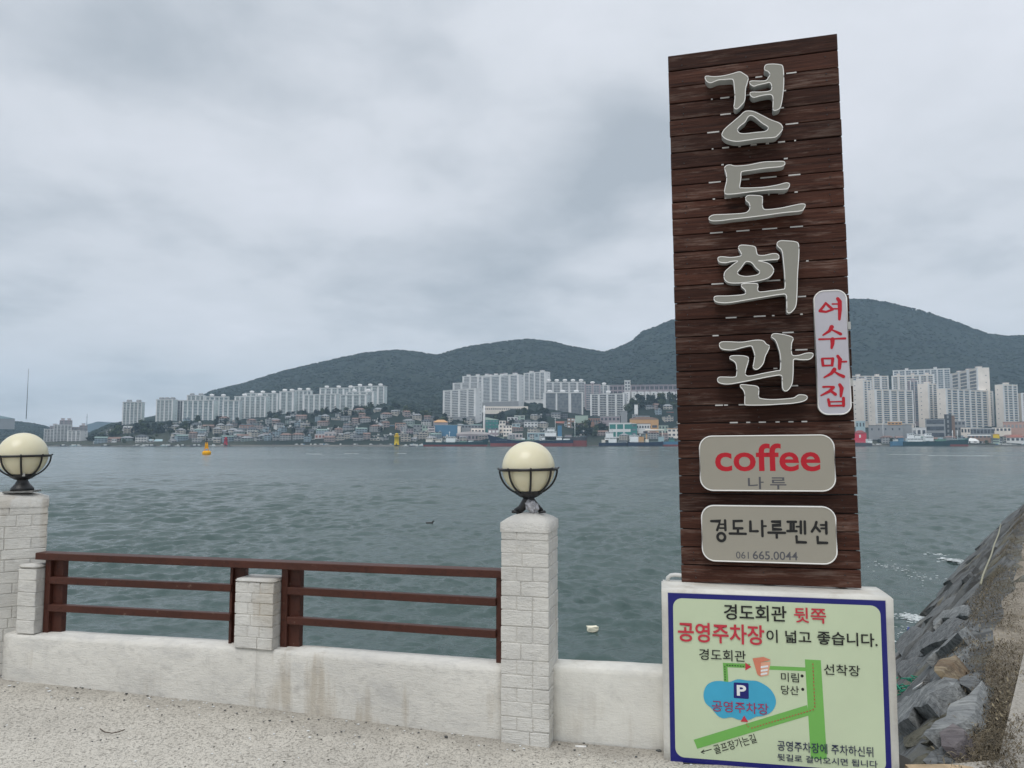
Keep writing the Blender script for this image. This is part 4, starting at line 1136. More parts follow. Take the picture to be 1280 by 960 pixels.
NS = E3.cross(N3).normalized()
if NS.z < 0: NS = -NS
SO = Vector((2.05, 4.09, -1.66))
def on_slope(x, y):
    d = ray(1120 + x / 4, 720 + y / 4); t = SO.dot(NS) / d.dot(NS); p = d * t
    if p.z > -1.66: p = d * (-1.655 / d.z)
    return p
def slab(pts, th, mk, label, lift=.05, seed=0):
    W3 = [on_slope(*p) for p in pts]; c = sum(W3, Vector()) / len(W3)
    up = (NS * .8 + Vector((0, 0, .2))).normalized(); bm = bmesh.new()
    grow = 1.05; rs_ = random.Random(seed * 13 + 1); tl = (rs_.uniform(-.06, .06), rs_.uniform(-.06, .06))
    vs_ = [bm.verts.new((p - c) * grow) for p in W3]; f = bm.faces.new(vs_)
    bmesh.ops.triangulate(bm, faces=[f])
    for _ in range(3):
        le = [e for e in bm.edges if e.calc_length() > .13]
        if le: bmesh.ops.subdivide_edges(bm, edges=le, cuts=1); bmesh.ops.triangulate(bm, faces=list(bm.faces))
    bnd = {v for e in bm.edges if e.is_boundary for v in e.verts}
    for v in bm.verts:
        q = v.co * 3.1 + Vector((seed * 2.7, 0, seed)); h = mfractal(q, 1, 2, 3) * .007 + math.floor(mnoise(v.co * 1.5 + Vector((seed, 3, 1))) * 2.5) * .012 + v.co.x * tl[0] + v.co.y * tl[1]
        v.co += up * (lift + h - (.009 if v in bnd else 0)) + Vector((mnoise(q * 2), mnoise(q * 2 + Vector((5, 0, 0))), 0)) * (.009 if v in bnd else .0)
    ex = bmesh.ops.extrude_face_region(bm, geom=list(bm.faces)); nv = [g for g in ex['geom'] if isinstance(g, bmesh.types.BMVert)]
    for v in nv: v.co = v.co * .93 - up * th
    bmesh.ops.recalc_face_normals(bm, faces=bm.faces)
    me = bpy.data.meshes.new('rock'); bm.to_mesh(me); bm.free(); me.materials.append(RM[mk])
    o = link('rock', me, None, c); tag(o, label, 'rock', 'slate slabs of the jetty embankment' if mk in 'gld' else None); return o
SLABS = [
 ([(345, 178), (375, 168), (383, 190), (368, 215), (300, 240), (255, 236), (215, 285), (222, 245), (270, 205)], .16, 'l', 'pale pointed slab near the jetty top, with rusty red mark below it', .10),
 ([(380, 225), (408, 235), (395, 262), (345, 285), (300, 300), (240, 340), (190, 372), (150, 402), (165, 360), (230, 310), (275, 262), (320, 240)], .20, 'g', 'long grey slab just under the pale pointed slab', .06),
 ([(375, 290), (386, 300), (350, 335), (290, 370), (225, 412), (185, 458), (185, 420), (215, 380), (280, 335), (330, 305)], .18, 'l', 'light grey ribbed slab in the middle of the embankment', .07),
 ([(400, 312), (372, 340), (362, 400), (330, 425), (300, 440), (215, 454), (190, 457), (235, 410), (295, 372)], .15, 'l', 'blotchy pale slab right above the ochre rock', .02),
 ([(215, 298), (230, 320), (190, 360), (130, 395), (60, 430), (38, 400), (80, 350), (135, 303)], .25, 'g', 'broad dark slab by the waterline, upper left of the light ribbed slab', .08),
 ([(150, 402), (190, 374), (185, 425), (110, 470), (40, 508), (5, 495), (25, 460), (80, 430)], .2, 'g', 'long grey slab running down to the water left of the ribbed slab', .03),
 ([(300, 445), (290, 475), (255, 500), (250, 560), (205, 582), (165, 520), (180, 470), (240, 450)], .2, 'g', 'bluish grey slab directly left of the ochre rock', .03),
 ([(165, 470), (160, 510), (120, 560), (60, 562), (28, 545), (70, 505), (130, 468)], .2, 'g', 'low grey slab above the broken white stick', -.02),
 ([(345, 452), (362, 490), (350, 525), (310, 562), (270, 560), (248, 505), (290, 478)], .20, 'y', 'ochre and rust coloured blocky rock among the grey slabs', .13),
 ([(430, 498), (442, 530), (437, 570), (400, 600), (360, 580), (343, 545), (390, 510)], .16, 'g', 'small square grey slab right of the ochre rock', .06),
 ([(345, 575), (320, 602), (220, 640), (205, 690), (130, 702), (100, 750), (35, 785), (15, 700), (85, 640), (170, 600), (280, 563)], .25, 'l', 'big light slab crossed by two white veins, next to the plinth', .08),
 ([(440, 575), (420, 610), (330, 670), (300, 720), (240, 760), (150, 820), (60, 852), (45, 800), (130, 760), (230, 690), (330, 620), (400, 590)], .2, 'o', 'long olive brown stained slab below the white veined slab', .0),
 ([(495, 518), (487, 600), (430, 692), (350, 702), (300, 762), (318, 720), (370, 660), (430, 600), (450, 545)], .18, 'g', 'tall grey slab leaning along the dirt strip', .05),
 ([(490, 605), (472, 690), (460, 770), (400, 802), (300, 832), (212, 864), (260, 795), (310, 770), (340, 710), (430, 680)], .12, 'l', 'big flat grey slab with a dark gap under its lower edge', .12),
 ([(250, 768), (230, 830), (160, 860), (90, 882), (40, 870), (60, 850), (150, 820)], .2, 'o', 'mossy brown slab near the plinth foot, below the long olive slab', -.03),
 ([(370, 836), (418, 855), (415, 900), (360, 937), (300, 930), (293, 868)], .25, 'm', 'mauve grey block at the bottom edge right of the plinth', .10),
 ([(290, 865), (294, 930), (228, 948), (222, 900), (250, 868)], .2, 'g', 'small grey block left of the mauve block', .04),
 ([(212, 866), (220, 932), (165, 948), (138, 925), (180, 880)], .2, 'g', 'narrow grey wedge second left of the mauve block', .01),
 ([(140, 872), (172, 882), (140, 930), (80, 940), (65, 908)], .2, 'o', 'low brown wedge near the plinth at the bottom edge', .0),
 ([(60, 880), (92, 886), (70, 935), (25, 950), (15, 900)], .2, 'g', 'grey sliver of rock touching the plinth at the bottom edge', .0),
 ([(200, 153), (232, 165), (215, 190), (160, 207), (115, 202)], .25, 'd', 'black wet slab right beside the foam', .05),
 ([(250, 88), (272, 108), (235, 150), (170, 165), (105, 182), (150, 130), (210, 95)], .25, 'd', 'dark wet slab above the black wet slab', .05),
 ([(332, 38), (352, 58), (292, 115), (240, 150), (212, 158), (268, 100)], .18, 'g', 'thin grey slab above the foam patch', .04),
 ([(378, 48), (365, 82), (312, 130), (255, 167), (225, 178), (300, 105)], .18, 'l', 'long pale slab reaching up to the dirt strip above the foam', .06),
 ([(405, 0), (400, 30), (372, 62), (335, 50), (318, 30), (360, 5)], .15, 'g', 'grey slab at the top of the slope beyond the pale slabs', .05),
 ([(330, 132), (300, 172), (270, 202), (180, 252), (110, 285), (50, 300), (150, 240), (215, 200)], .18, 'g', 'long grey slab between the pale pointed slab and the foam', .0),
]
for k, a in enumerate(SLABS): slab(*a, seed=k * 1.37)
# seaweed and straw litter heaped along the top of the slope
def litter(name, n_, srange, drange, size, mat, label, thick=.03, seed=1):
    r2 = np.random.default_rng(seed)
    s_ = srange[0] + (srange[1] - srange[0]) * r2.random(n_) ** 1.9
    d_ = (drange[0] + drange[1]) / 2 + r2.normal(0, 1, n_) * (drange[1] - drange[0]) / 3.2 * np.interp(s_, [0, 1.8, 3.2], [.5, .6, 1])
    d_ = d_ + np.interp(s_, [-1, .2, 1.6, 2.4, 3.5, 5, 7, 12, 20, 30], [-.24, -.23, -.22, -.14, 0, .06, .1, .12, .05, 0])
    clump = np.array([mnoise(Vector((a * 1.3, b * 3, seed))) for a, b in zip(s_, d_)]); keep = clump > -.22 + .0 * s_
    s_, d_, clump = s_[keep], d_[keep], clump[keep]; n_ = len(s_)
    bx_, by_ = 2.05 + EDX * s_ - EDY * d_, 4.09 + EDY * s_ + EDX * d_
    z_ = np.where(d_ < 0, -1.66, -1.68 - 1.15 * np.maximum(d_, 0)) + r2.random(n_) * thick * (1 + 2 * np.maximum(clump, 0)) + .008
    ang = r2.random(n_) * 6.28; tilt = r2.normal(0, .5, n_); L = size * (.5 + r2.random(n_)) ; W = L * (.10 + .25 * r2.random(n_))
    dx, dy, dz = np.cos(ang) * np.cos(tilt), np.sin(ang) * np.cos(tilt), np.sin(tilt)
    nx, ny = -np.sin(ang), np.cos(ang); curl = r2.normal(0, .35, n_) * L
    c = np.stack([bx_, by_, z_], -1); t = np.stack([dx, dy, dz], -1) * L[:, None]; w = np.stack([nx, ny, np.zeros(n_)], -1) * W[:, None]
    mid = c + np.stack([nx * 0, ny * 0, curl * .5], -1)
    V = np.stack([c - t / 2 - w / 3, c - t / 2 + w / 3, mid - w / 2, mid + w / 2, c + t / 2 - w / 4, c + t / 2 + w / 4], 1).reshape(-1, 3)
    i = np.arange(n_)[:, None] * 6; Fq = np.concatenate([i + np.array([0, 1, 3, 2]), i + np.array([2, 3, 5, 4])])
    o = link(name, big_mesh(name, V, Fq, mat, False)); tag(o, label, 'litter', None, 'stuff'); return o
litter('seaweed_litter', 36000, (-.15, 20), (-.36, .14), .020, M_debris, 'brown dried seaweed heaped along the top edge of the rock slope', .05, 3)
litter('straw_litter', 3000, (-.15, 20), (-.5, .2), .026, M_debris2, 'pale straw and twigs scattered over the dried seaweed', .06, 8)
litter('chaff_litter', 3500, (-.5, 20), (-1.3, .1), .03, M_debris, 'loose dark crumbs of weed on the jetty top', .01, 12)

# loose bits one can point at
def stick(name, pts, r, m, label, cat): mb = MB(); c0 = Vector(pts[0]); mb.tube([Vector(p) - c0 for p in pts], r, m, 6); return tag(mb.build(name, None, c0), label, cat)
g1 = [atz(u, v, ground_z(-1.9) + .008) for u, v in ((125, 911), (131, 915), (140, 916.5), (149, 914.5), (155.5, 912))]
stick('twig', g1, .0028, M_bark, 'thin curved dark twig lying on the pavement at lower left', 'twig')
g2 = [atz(u, v, -1.585) for u, v in ((719, 933), (733, 933.5))]
stick('cigarette_butt', g2, .006, M_trim, 'tiny white stub on the pavement at the foot of the short clean parapet', 'litter')
M_rope = flat('pale_rope', (.30, .29, .21), .8, 0, .3, 30)
rp_ = [atz(u, v, -1.62) for u, v in ((1251, 655), (1248, 668), (1243, 680), (1239, 694), (1234, 706), (1229, 718), (1226, 730))]
stick('rope', rp_, .011, M_rope, 'thin pale rope lying along the top edge of the rock slope', 'rope')
st = [atz(1142, 862, -1.9), atz(1154.5, 853.5, -1.72), atz(1156, 864, -1.86)]
stick('broken_stick', st, .009, M_trim, 'broken white stick bent like a hook between the rocks', 'stick')
M_net = flat('green_net', (.03, .25, .16), .8)
mb = MB(); r3 = random.Random(4); c0 = atz(1131, 862, -2.35)
for _ in range(22):
    a = Vector((r3.uniform(-.14, .14), r3.uniform(-.1, .1), r3.uniform(-.02, .09))); mb.tube([a, a + Vector((r3.uniform(-.08, .08), r3.uniform(-.08, .08), r3.uniform(-.04, .05))), a + Vector((r3.uniform(-.14, .14), r3.uniform(-.1, .1), 0))], .006, M_net, 5)
tag(mb.build('net_scrap', None, c0), 'green scrap of fishing net caught in the rocks next to the plinth', 'net')
M_bluep = flat('blue_plastic', (.03, .05, .22), .5)
for (u, v, L_, m_, nm, lb) in ((1139, 790, .07, M_bluep, 'plastic_scrap', 'small blue plastic scrap at the waterline of the rocks'),):
    p = atz(u, v, -3.45); mb = MB(); mb.tube([(-L_, 0, 0), (-.03, .03, .06), (L_ * .6, 0, .02), (L_, .05, .0)], [.015, .035, .025, .01], m_, 6); tag(mb.build(nm, None, p), lb, 'litter')
# edge board in the lower right
M_wood = flat('weathered_board', (.42, .31, .19), .8, 0, .3, 9)
pa, pb = atz(1131, 956, -1.60), atz(1213, 957, -1.60)
bd = (pb - pa); yw = math.atan2(bd.y, bd.x); mb = MB(); mb.prism([(0, -.25), (bd.length - .02, -.25), (bd.length + .0, -.02), (bd.length - .05, 0), (.2, .012), (0, .0)], -.025, .0, M_wood)
tag(mb.build('weathered_board', None, (pa.x, pa.y, -1.598), yw), 'tan weathered board lying at the bottom edge right of the plinth', 'board')
# paint chips and pebbles on the pavement near the wall
r2 = np.random.default_rng(17); chips, pebs = MB(), MB()
for k in range(100):
    t = r2.random(); x = -3.3 + 4.2 * t; yw_ = 4.232 - .25 * (x + .045) if x < .2 else 4.262 - .18 * (x - .2)
    if x > -.1 and x < .22: yw_ = 4.15
    d = abs(r2.normal(0, .16)) + .012; s_ = r2.uniform(.002, .008) * (1.5 if r2.random() < .1 else 1)
    cx, cy, cz = x, yw_ - d, ground_z(x) + .002; a0 = r2.random() * 6
    pts = [(cx + s_ * (1 + .5 * r2.random()) * math.cos(a0 + a), cy + s_ * math.sin(a0 + a)) for a in (0, 1.6, 3.3, 4.7)]
    (chips if k % 2 else pebs).prism(pts, cz, cz + .002 + s_ * .35 * (k % 2 == 0), M_pwhite if k % 2 else M_rock)
tag(chips.build('paint_chips'), 'flakes of white paint fallen along the foot of the parapet', 'litter', None, 'stuff')
tag(pebs.build('pebbles'), 'small dark pebbles lying on the pavement near the parapet', 'gravel', None, 'stuff')
# stones scattered over the open pavement
gr = MB()
for k in range(420):
    u, v = r2.uniform(-150, 830), r2.uniform(870, 1100); p = atz(u, v, -1.53); s_ = r2.uniform(.002, .006); a0 = r2.random() * 6; z = ground_z(p.x)
    gr.prism([(p.x + s_ * math.cos(a0 + a), p.y + s_ * math.sin(a0 + a)) for a in (0, 1.3, 2.6, 3.9, 5.1)], z, z + s_ * .7, M_rock if k % 4 else M_pwhite)
tag(gr.build('grit'), 'loose grit scattered over the pavement', 'gravel', None, 'stuff')

# floating things
p = atz(741, 789, Z_SEA); bm = bmesh.new(); bmesh.ops.create_cube(bm, size=1); bmesh.ops.subdivide_edges(bm, edges=list(bm.edges), cuts=2, use_grid_fill=True)
for v in bm.verts: v.co = Vector((v.co.x * .19, v.co.y * .13, v.co.z * .09)) * (1 + .25 * mnoise(v.co * 3))
me = bpy.data.meshes.new('foam_block'); bm.to_mesh(me); bm.free(); me.materials.append(flat('polystyrene', (.80, .76, .60), .8))
tag(link('foam_block', me, None, (p.x, p.y, Z_SEA + .045), .3), 'broken cream polystyrene block floating on the water behind the short parapet', 'float')
p = atz(537, 655.5, Z_SEA); root = empty('duck', (p.x, p.y, Z_SEA), R(15), 'small dark water bird swimming in the middle of the strait', 'duck')
bm = bmesh.new(); bmesh.ops.create_uvsphere(bm, u_segments=14, v_segments=10, radius=1)
M_duck = flat('dark_feathers', (.02, .018, .016), .7)
for v in bm.verts:
    c = v.co.copy(); v.co = Vector((c.x * .17, c.y * .08, c.z * .065 + .04 + max(0, -c.x - .5) * .06)) + Vector((0, 0, .13 * max(0, c.x - .75) ** .5 if c.x > .75 else 0))
me = bpy.data.meshes.new('body'); bm.to_mesh(me); bm.free(); me.materials.append(M_duck); link('body', me, root)
mb = MB(); mb.tube([(.10, 0, .07), (.14, 0, .10), (.155, 0, .12)], [.035, .03, .028], M_duck, 8); mb.lathe([(.01, -.03), (.034, -.01), (.034, .015), (.012, .034)], M_duck, 10, (.16, 0, .135)); mb.tube([(.18, 0, .135), (.225, 0, .128)], [.013, .006], M_bark, 6); mb.build('head', root)

# foam at the foot of the rocks, faint foam lines on the far water
def foam(pts_uv, seed, label, n_=60, spread=.5, sz=.05):
    r4 = random.Random(seed); mb = MB(); c0 = atz(*pts_uv[0], Z_SEA)
    for k in range(n_ * 5):
        a = atz(*pts_uv[r4.randrange(len(pts_uv))], Z_SEA); x, y = a.x + r4.gauss(0, spread), a.y + r4.gauss(0, spread * 1.6); s_ = r4.uniform(.2, 1) ** 2 * sz * 1.2
        P = [(x + s_ * r4.uniform(.5, 1.6) * 1.6 * math.cos(q), y + s_ * r4.uniform(.4, 1.2) * 1.4 * math.sin(q)) for q in [R(51) * i for i in range(7)]]
        zz = Z_SEA + .03 + r4.uniform(0, .025); mb.prism(P, zz - .004, zz, M_foam)
    tag(mb.build('foam'), label, 'foam', None, 'stuff')
foam([(1148, 776), (1142, 774), (1153, 779)], 1, 'white foam breaking at the foot of the dark rocks', 90, .13, .028)
foam([(1187, 700), (1181, 697), (1191, 702)], 2, 'small patch of foam off the middle rocks', 80, .18, .035)
foam([(1160, 727), (1166, 725), (1130, 711), (1118, 712)], 3, 'thin flecks of foam beside the embankment', 30, .3, .025)
foam([(1135, 812), (1128, 800), (1133, 790)], 4, 'thin foam flecks in the dark water by the plinth', 30, .2, .02)
for k, (u0, u1, v) in enumerate([(1110, 1150, 568.2), (1160, 1235, 569.6), (430, 448, 567), (385, 402, 567.5), (497, 508, 566.8), (795, 812, 562.8), (760, 770, 563.5), (828, 836, 563)]):
    a, b = atz(u0, v, Z_SEA), atz(u1, v + .3, Z_SEA); mb = MB(); r4 = random.Random(k); N = 14
    up_ = [(a.x + (b.x - a.x) * i / N, a.y + (b.y - a.y) * i / N + r4.uniform(.2, 1.6)) for i in range(N + 1)]; dn = [(x, y - r4.uniform(1.0, 4.0)) for x, y in up_[::-1]]
    mb.prism(dn + up_[::-1][::-1], Z_SEA - .05, Z_SEA + .06, M_foam); tag(mb.build('wake'), None, None, None, 'stuff')
    COL.objects[-1]['label'] = 'thin pale streak of foam on the far water'

# =================================================================== FAR CITY
def far(name, rgb, var=.08): return flat(name, rgb, .8, 0, var, .08, .2)
A_WHITE, A_GREENISH, A_PINK, A_CREAM = far('pale_concrete', (.72, .72, .71)), far('greenish_white_render', (.66, .72, .70)), far('pinkish_render', (.62, .56, .55)), far('cream_render', (.82, .75, .67))
A_GREY, A_DARK, A_MAUVE, A_BROWN = far('grey_concrete', (.30, .31, .32)), far('dark_panel', (.07, .075, .085)), far('mauve_render', (.36, .31, .33)), far('brown_render', (.30, .20, .15))
A_BLUE, A_TEAL, A_ORANGE, A_RED = far('blue_cladding', (.08, .20, .32)), far('teal_glass', (.05, .22, .20)), far('orange_render', (.58, .34, .16)), far('rust_red_roof', (.30, .12, .09))
A_SALMON, A_LBLUE, A_LGREEN, A_YEL = far('salmon_render', (.50, .32, .26)), far('light_blue_cladding', (.38, .50, .53)), far('pale_green_render', (.40, .50, .43)), far('lighthouse_yellow', (.80, .56, .02))
A_BRED, A_NAVY, A_BOOT, A_HGREEN = far('beacon_red', (.62, .03, .06)), far('navy_hull', (.014, .03, .07)), far('red_boot_topping', (.24, .06, .055)), far('dark_green_hull', (.012, .05, .06))
A_TILE, A_SLATE, A_BUOY, A_TENT = far('tile_roof', (.34, .19, .14)), far('slate_roof', (.17, .18, .19)), far('buoy_yellow', (.85, .42, .02)), far('white_canvas', (.80, .80, .78))
A_DECKG = far('green_deck', (.10, .22, .16)); S_WHITE = far('ship_white_paint', (.86, .87, .87))
def mat_window(name, dark, light):
    b = NB(name); v = b.map('World')
    n = b.n.new('ShaderNodeTexWhiteNoise'); sn = b.n.new('ShaderNodeVectorMath'); sn.operation = 'SNAP'; sn.inputs[1].default_value = (3.2, 3.2, 2.8); b.l.new(v, sn.inputs[0]); b.l.new(sn.outputs[0], n.inputs['Vector'])
    return b.out(b.mix(n.outputs['Value'], dark, light), .35, 0, None, .5)
W_BLUE, W_DARK, W_GREY = mat_window('bluish_glass', (.07, .10, .13), (.18, .24, .28)), mat_window('dark_glass', (.03, .035, .045), (.09, .10, .12)), mat_window('grey_glass', (.10, .12, .14), (.24, .26, .28))

def frame_at(u, D, e=0.0, depth=12.0):
    """position, yaw and metres per photo pixel for a facade whose left corner is seen at u, with |e| px of an end wall showing"""
    x = (u - 640) / F * D; al = math.atan2(x, D); m = D * math.cos(al) / F
    th = math.asin(max(-.94, min(.94, e * m / depth)))
    return x, -al - th, m, math.cos(th)
def zof(v, D): return (554.5 - v) / F * D
def apartment(u0, u1, vt, vb, D, e, bays, floors, wall, win, label, tanks=0, tank_style='round', base=None, depth=12.0, top=None, piers=.16, slab=.30, dark_foot=0, roofline=True, group=None):
    fu0 = u0 + (-e if e < 0 else 0); fu1 = u1 - (e if e > 0 else 0)
    x, yaw, m, ct = frame_at(fu0, D, e, depth); kk = (fu1 - 640) / F; L = (kk * D - x) / (math.cos(yaw) - kk * math.sin(yaw))
    H = zof(vt, D) - zof(vb, D); zb = zof(vb, D)
    root = empty('apartment_block', (x, D, zb), yaw, label, 'apartment block', group)
    fh = H * .97 / floors; bw = L / bays; mb = MB()
    mb.box(0, 0, -14, L, depth, H, wall)
    for k in range(bays + 1):                                     # piers stand proud of the glass
        pw = bw * piers * (1.35 if k % 2 == 0 else .8); cx = min(max(k * bw, pw / 2), L - pw / 2)
        mb.box(cx - pw / 2, -.9, -1, cx + pw / 2, -.001, H + .4, top or wall)
    for f in range(floors + 1):
        mb.box(.02, -.62, f * fh - fh * slab / 2, L - .02, -.002, f * fh + fh * slab / 2, wall, bottom=True)
    if roofline: mb.box(-.3, -1.3, H, L + .3, depth + .3, H + .9, top or wall)
    else: mb.box(-.2, -.95, H, L + .2, depth + .2, H + .35, top or wall)
    if dark_foot: mb.box(.3, -1.2, -2, L - .3, -.95, H * dark_foot, A_GREY)
    mb.build('wall', root)
    wb = MB()
    for f in range(floors):
        for k in range(bays):
            n_ = 2 if bw > 7 else 1
            for q in range(n_):
                x0_ = k * bw + bw * (piers * .8) + (bw * (1 - piers * 1.6)) / n_ * q + .15; x1_ = x0_ + bw * (1 - piers * 1.6) / n_ - .3
                wb.box(x0_, -.22, f * fh + fh * slab * .5 + .1, x1_, -.01, (f + 1) * fh - fh * slab * .5 - .1, win, bottom=False)
    for side in (0, 1):                                            # small windows up the end walls
        for f in range(1, floors, 2):
            xx = -.06 if side == 0 else L; wb.box(xx, depth * .62, f * fh + .8, xx + .06, depth * .72, f * fh + 1.9, win)
    tag(wb.build('window', root), kind='stuff')
    for k in range(tanks):
        cx = L * (k + .5) / tanks; mb = MB()
        if tank_style == 'round':
            mb.lathe([(2.5, 0), (2.5, 1.0), (3.7, 1.5), (3.9, 3.0), (3.2, 3.9), (1.4, 4.3)], A_WHITE if wall != A_CREAM else A_CREAM, 10, (cx, depth * .5, H + .9))
        elif tank_style == 'dark':
            mb.lathe([(3.6, 0), (4.1, 1.0), (4.1, 2.4), (3.0, 3.7)], A_GREY, 8, (cx, depth * .5, H + .9))
        else:
            mb.box(cx - 2.6, depth * .25, H + .3, cx + 2.6, depth * .75, H + 3.2, wall); mb.box(cx - 3.2, depth * .2, H + 3.2, cx + 3.2, depth * .8, H + 3.7, A_MAUVE)
        mb.build('roof_tank', root)
    return root
G, Wt, Pk, Cr, Gy = A_GREENISH, A_WHITE, A_PINK, A_CREAM, A_GREY
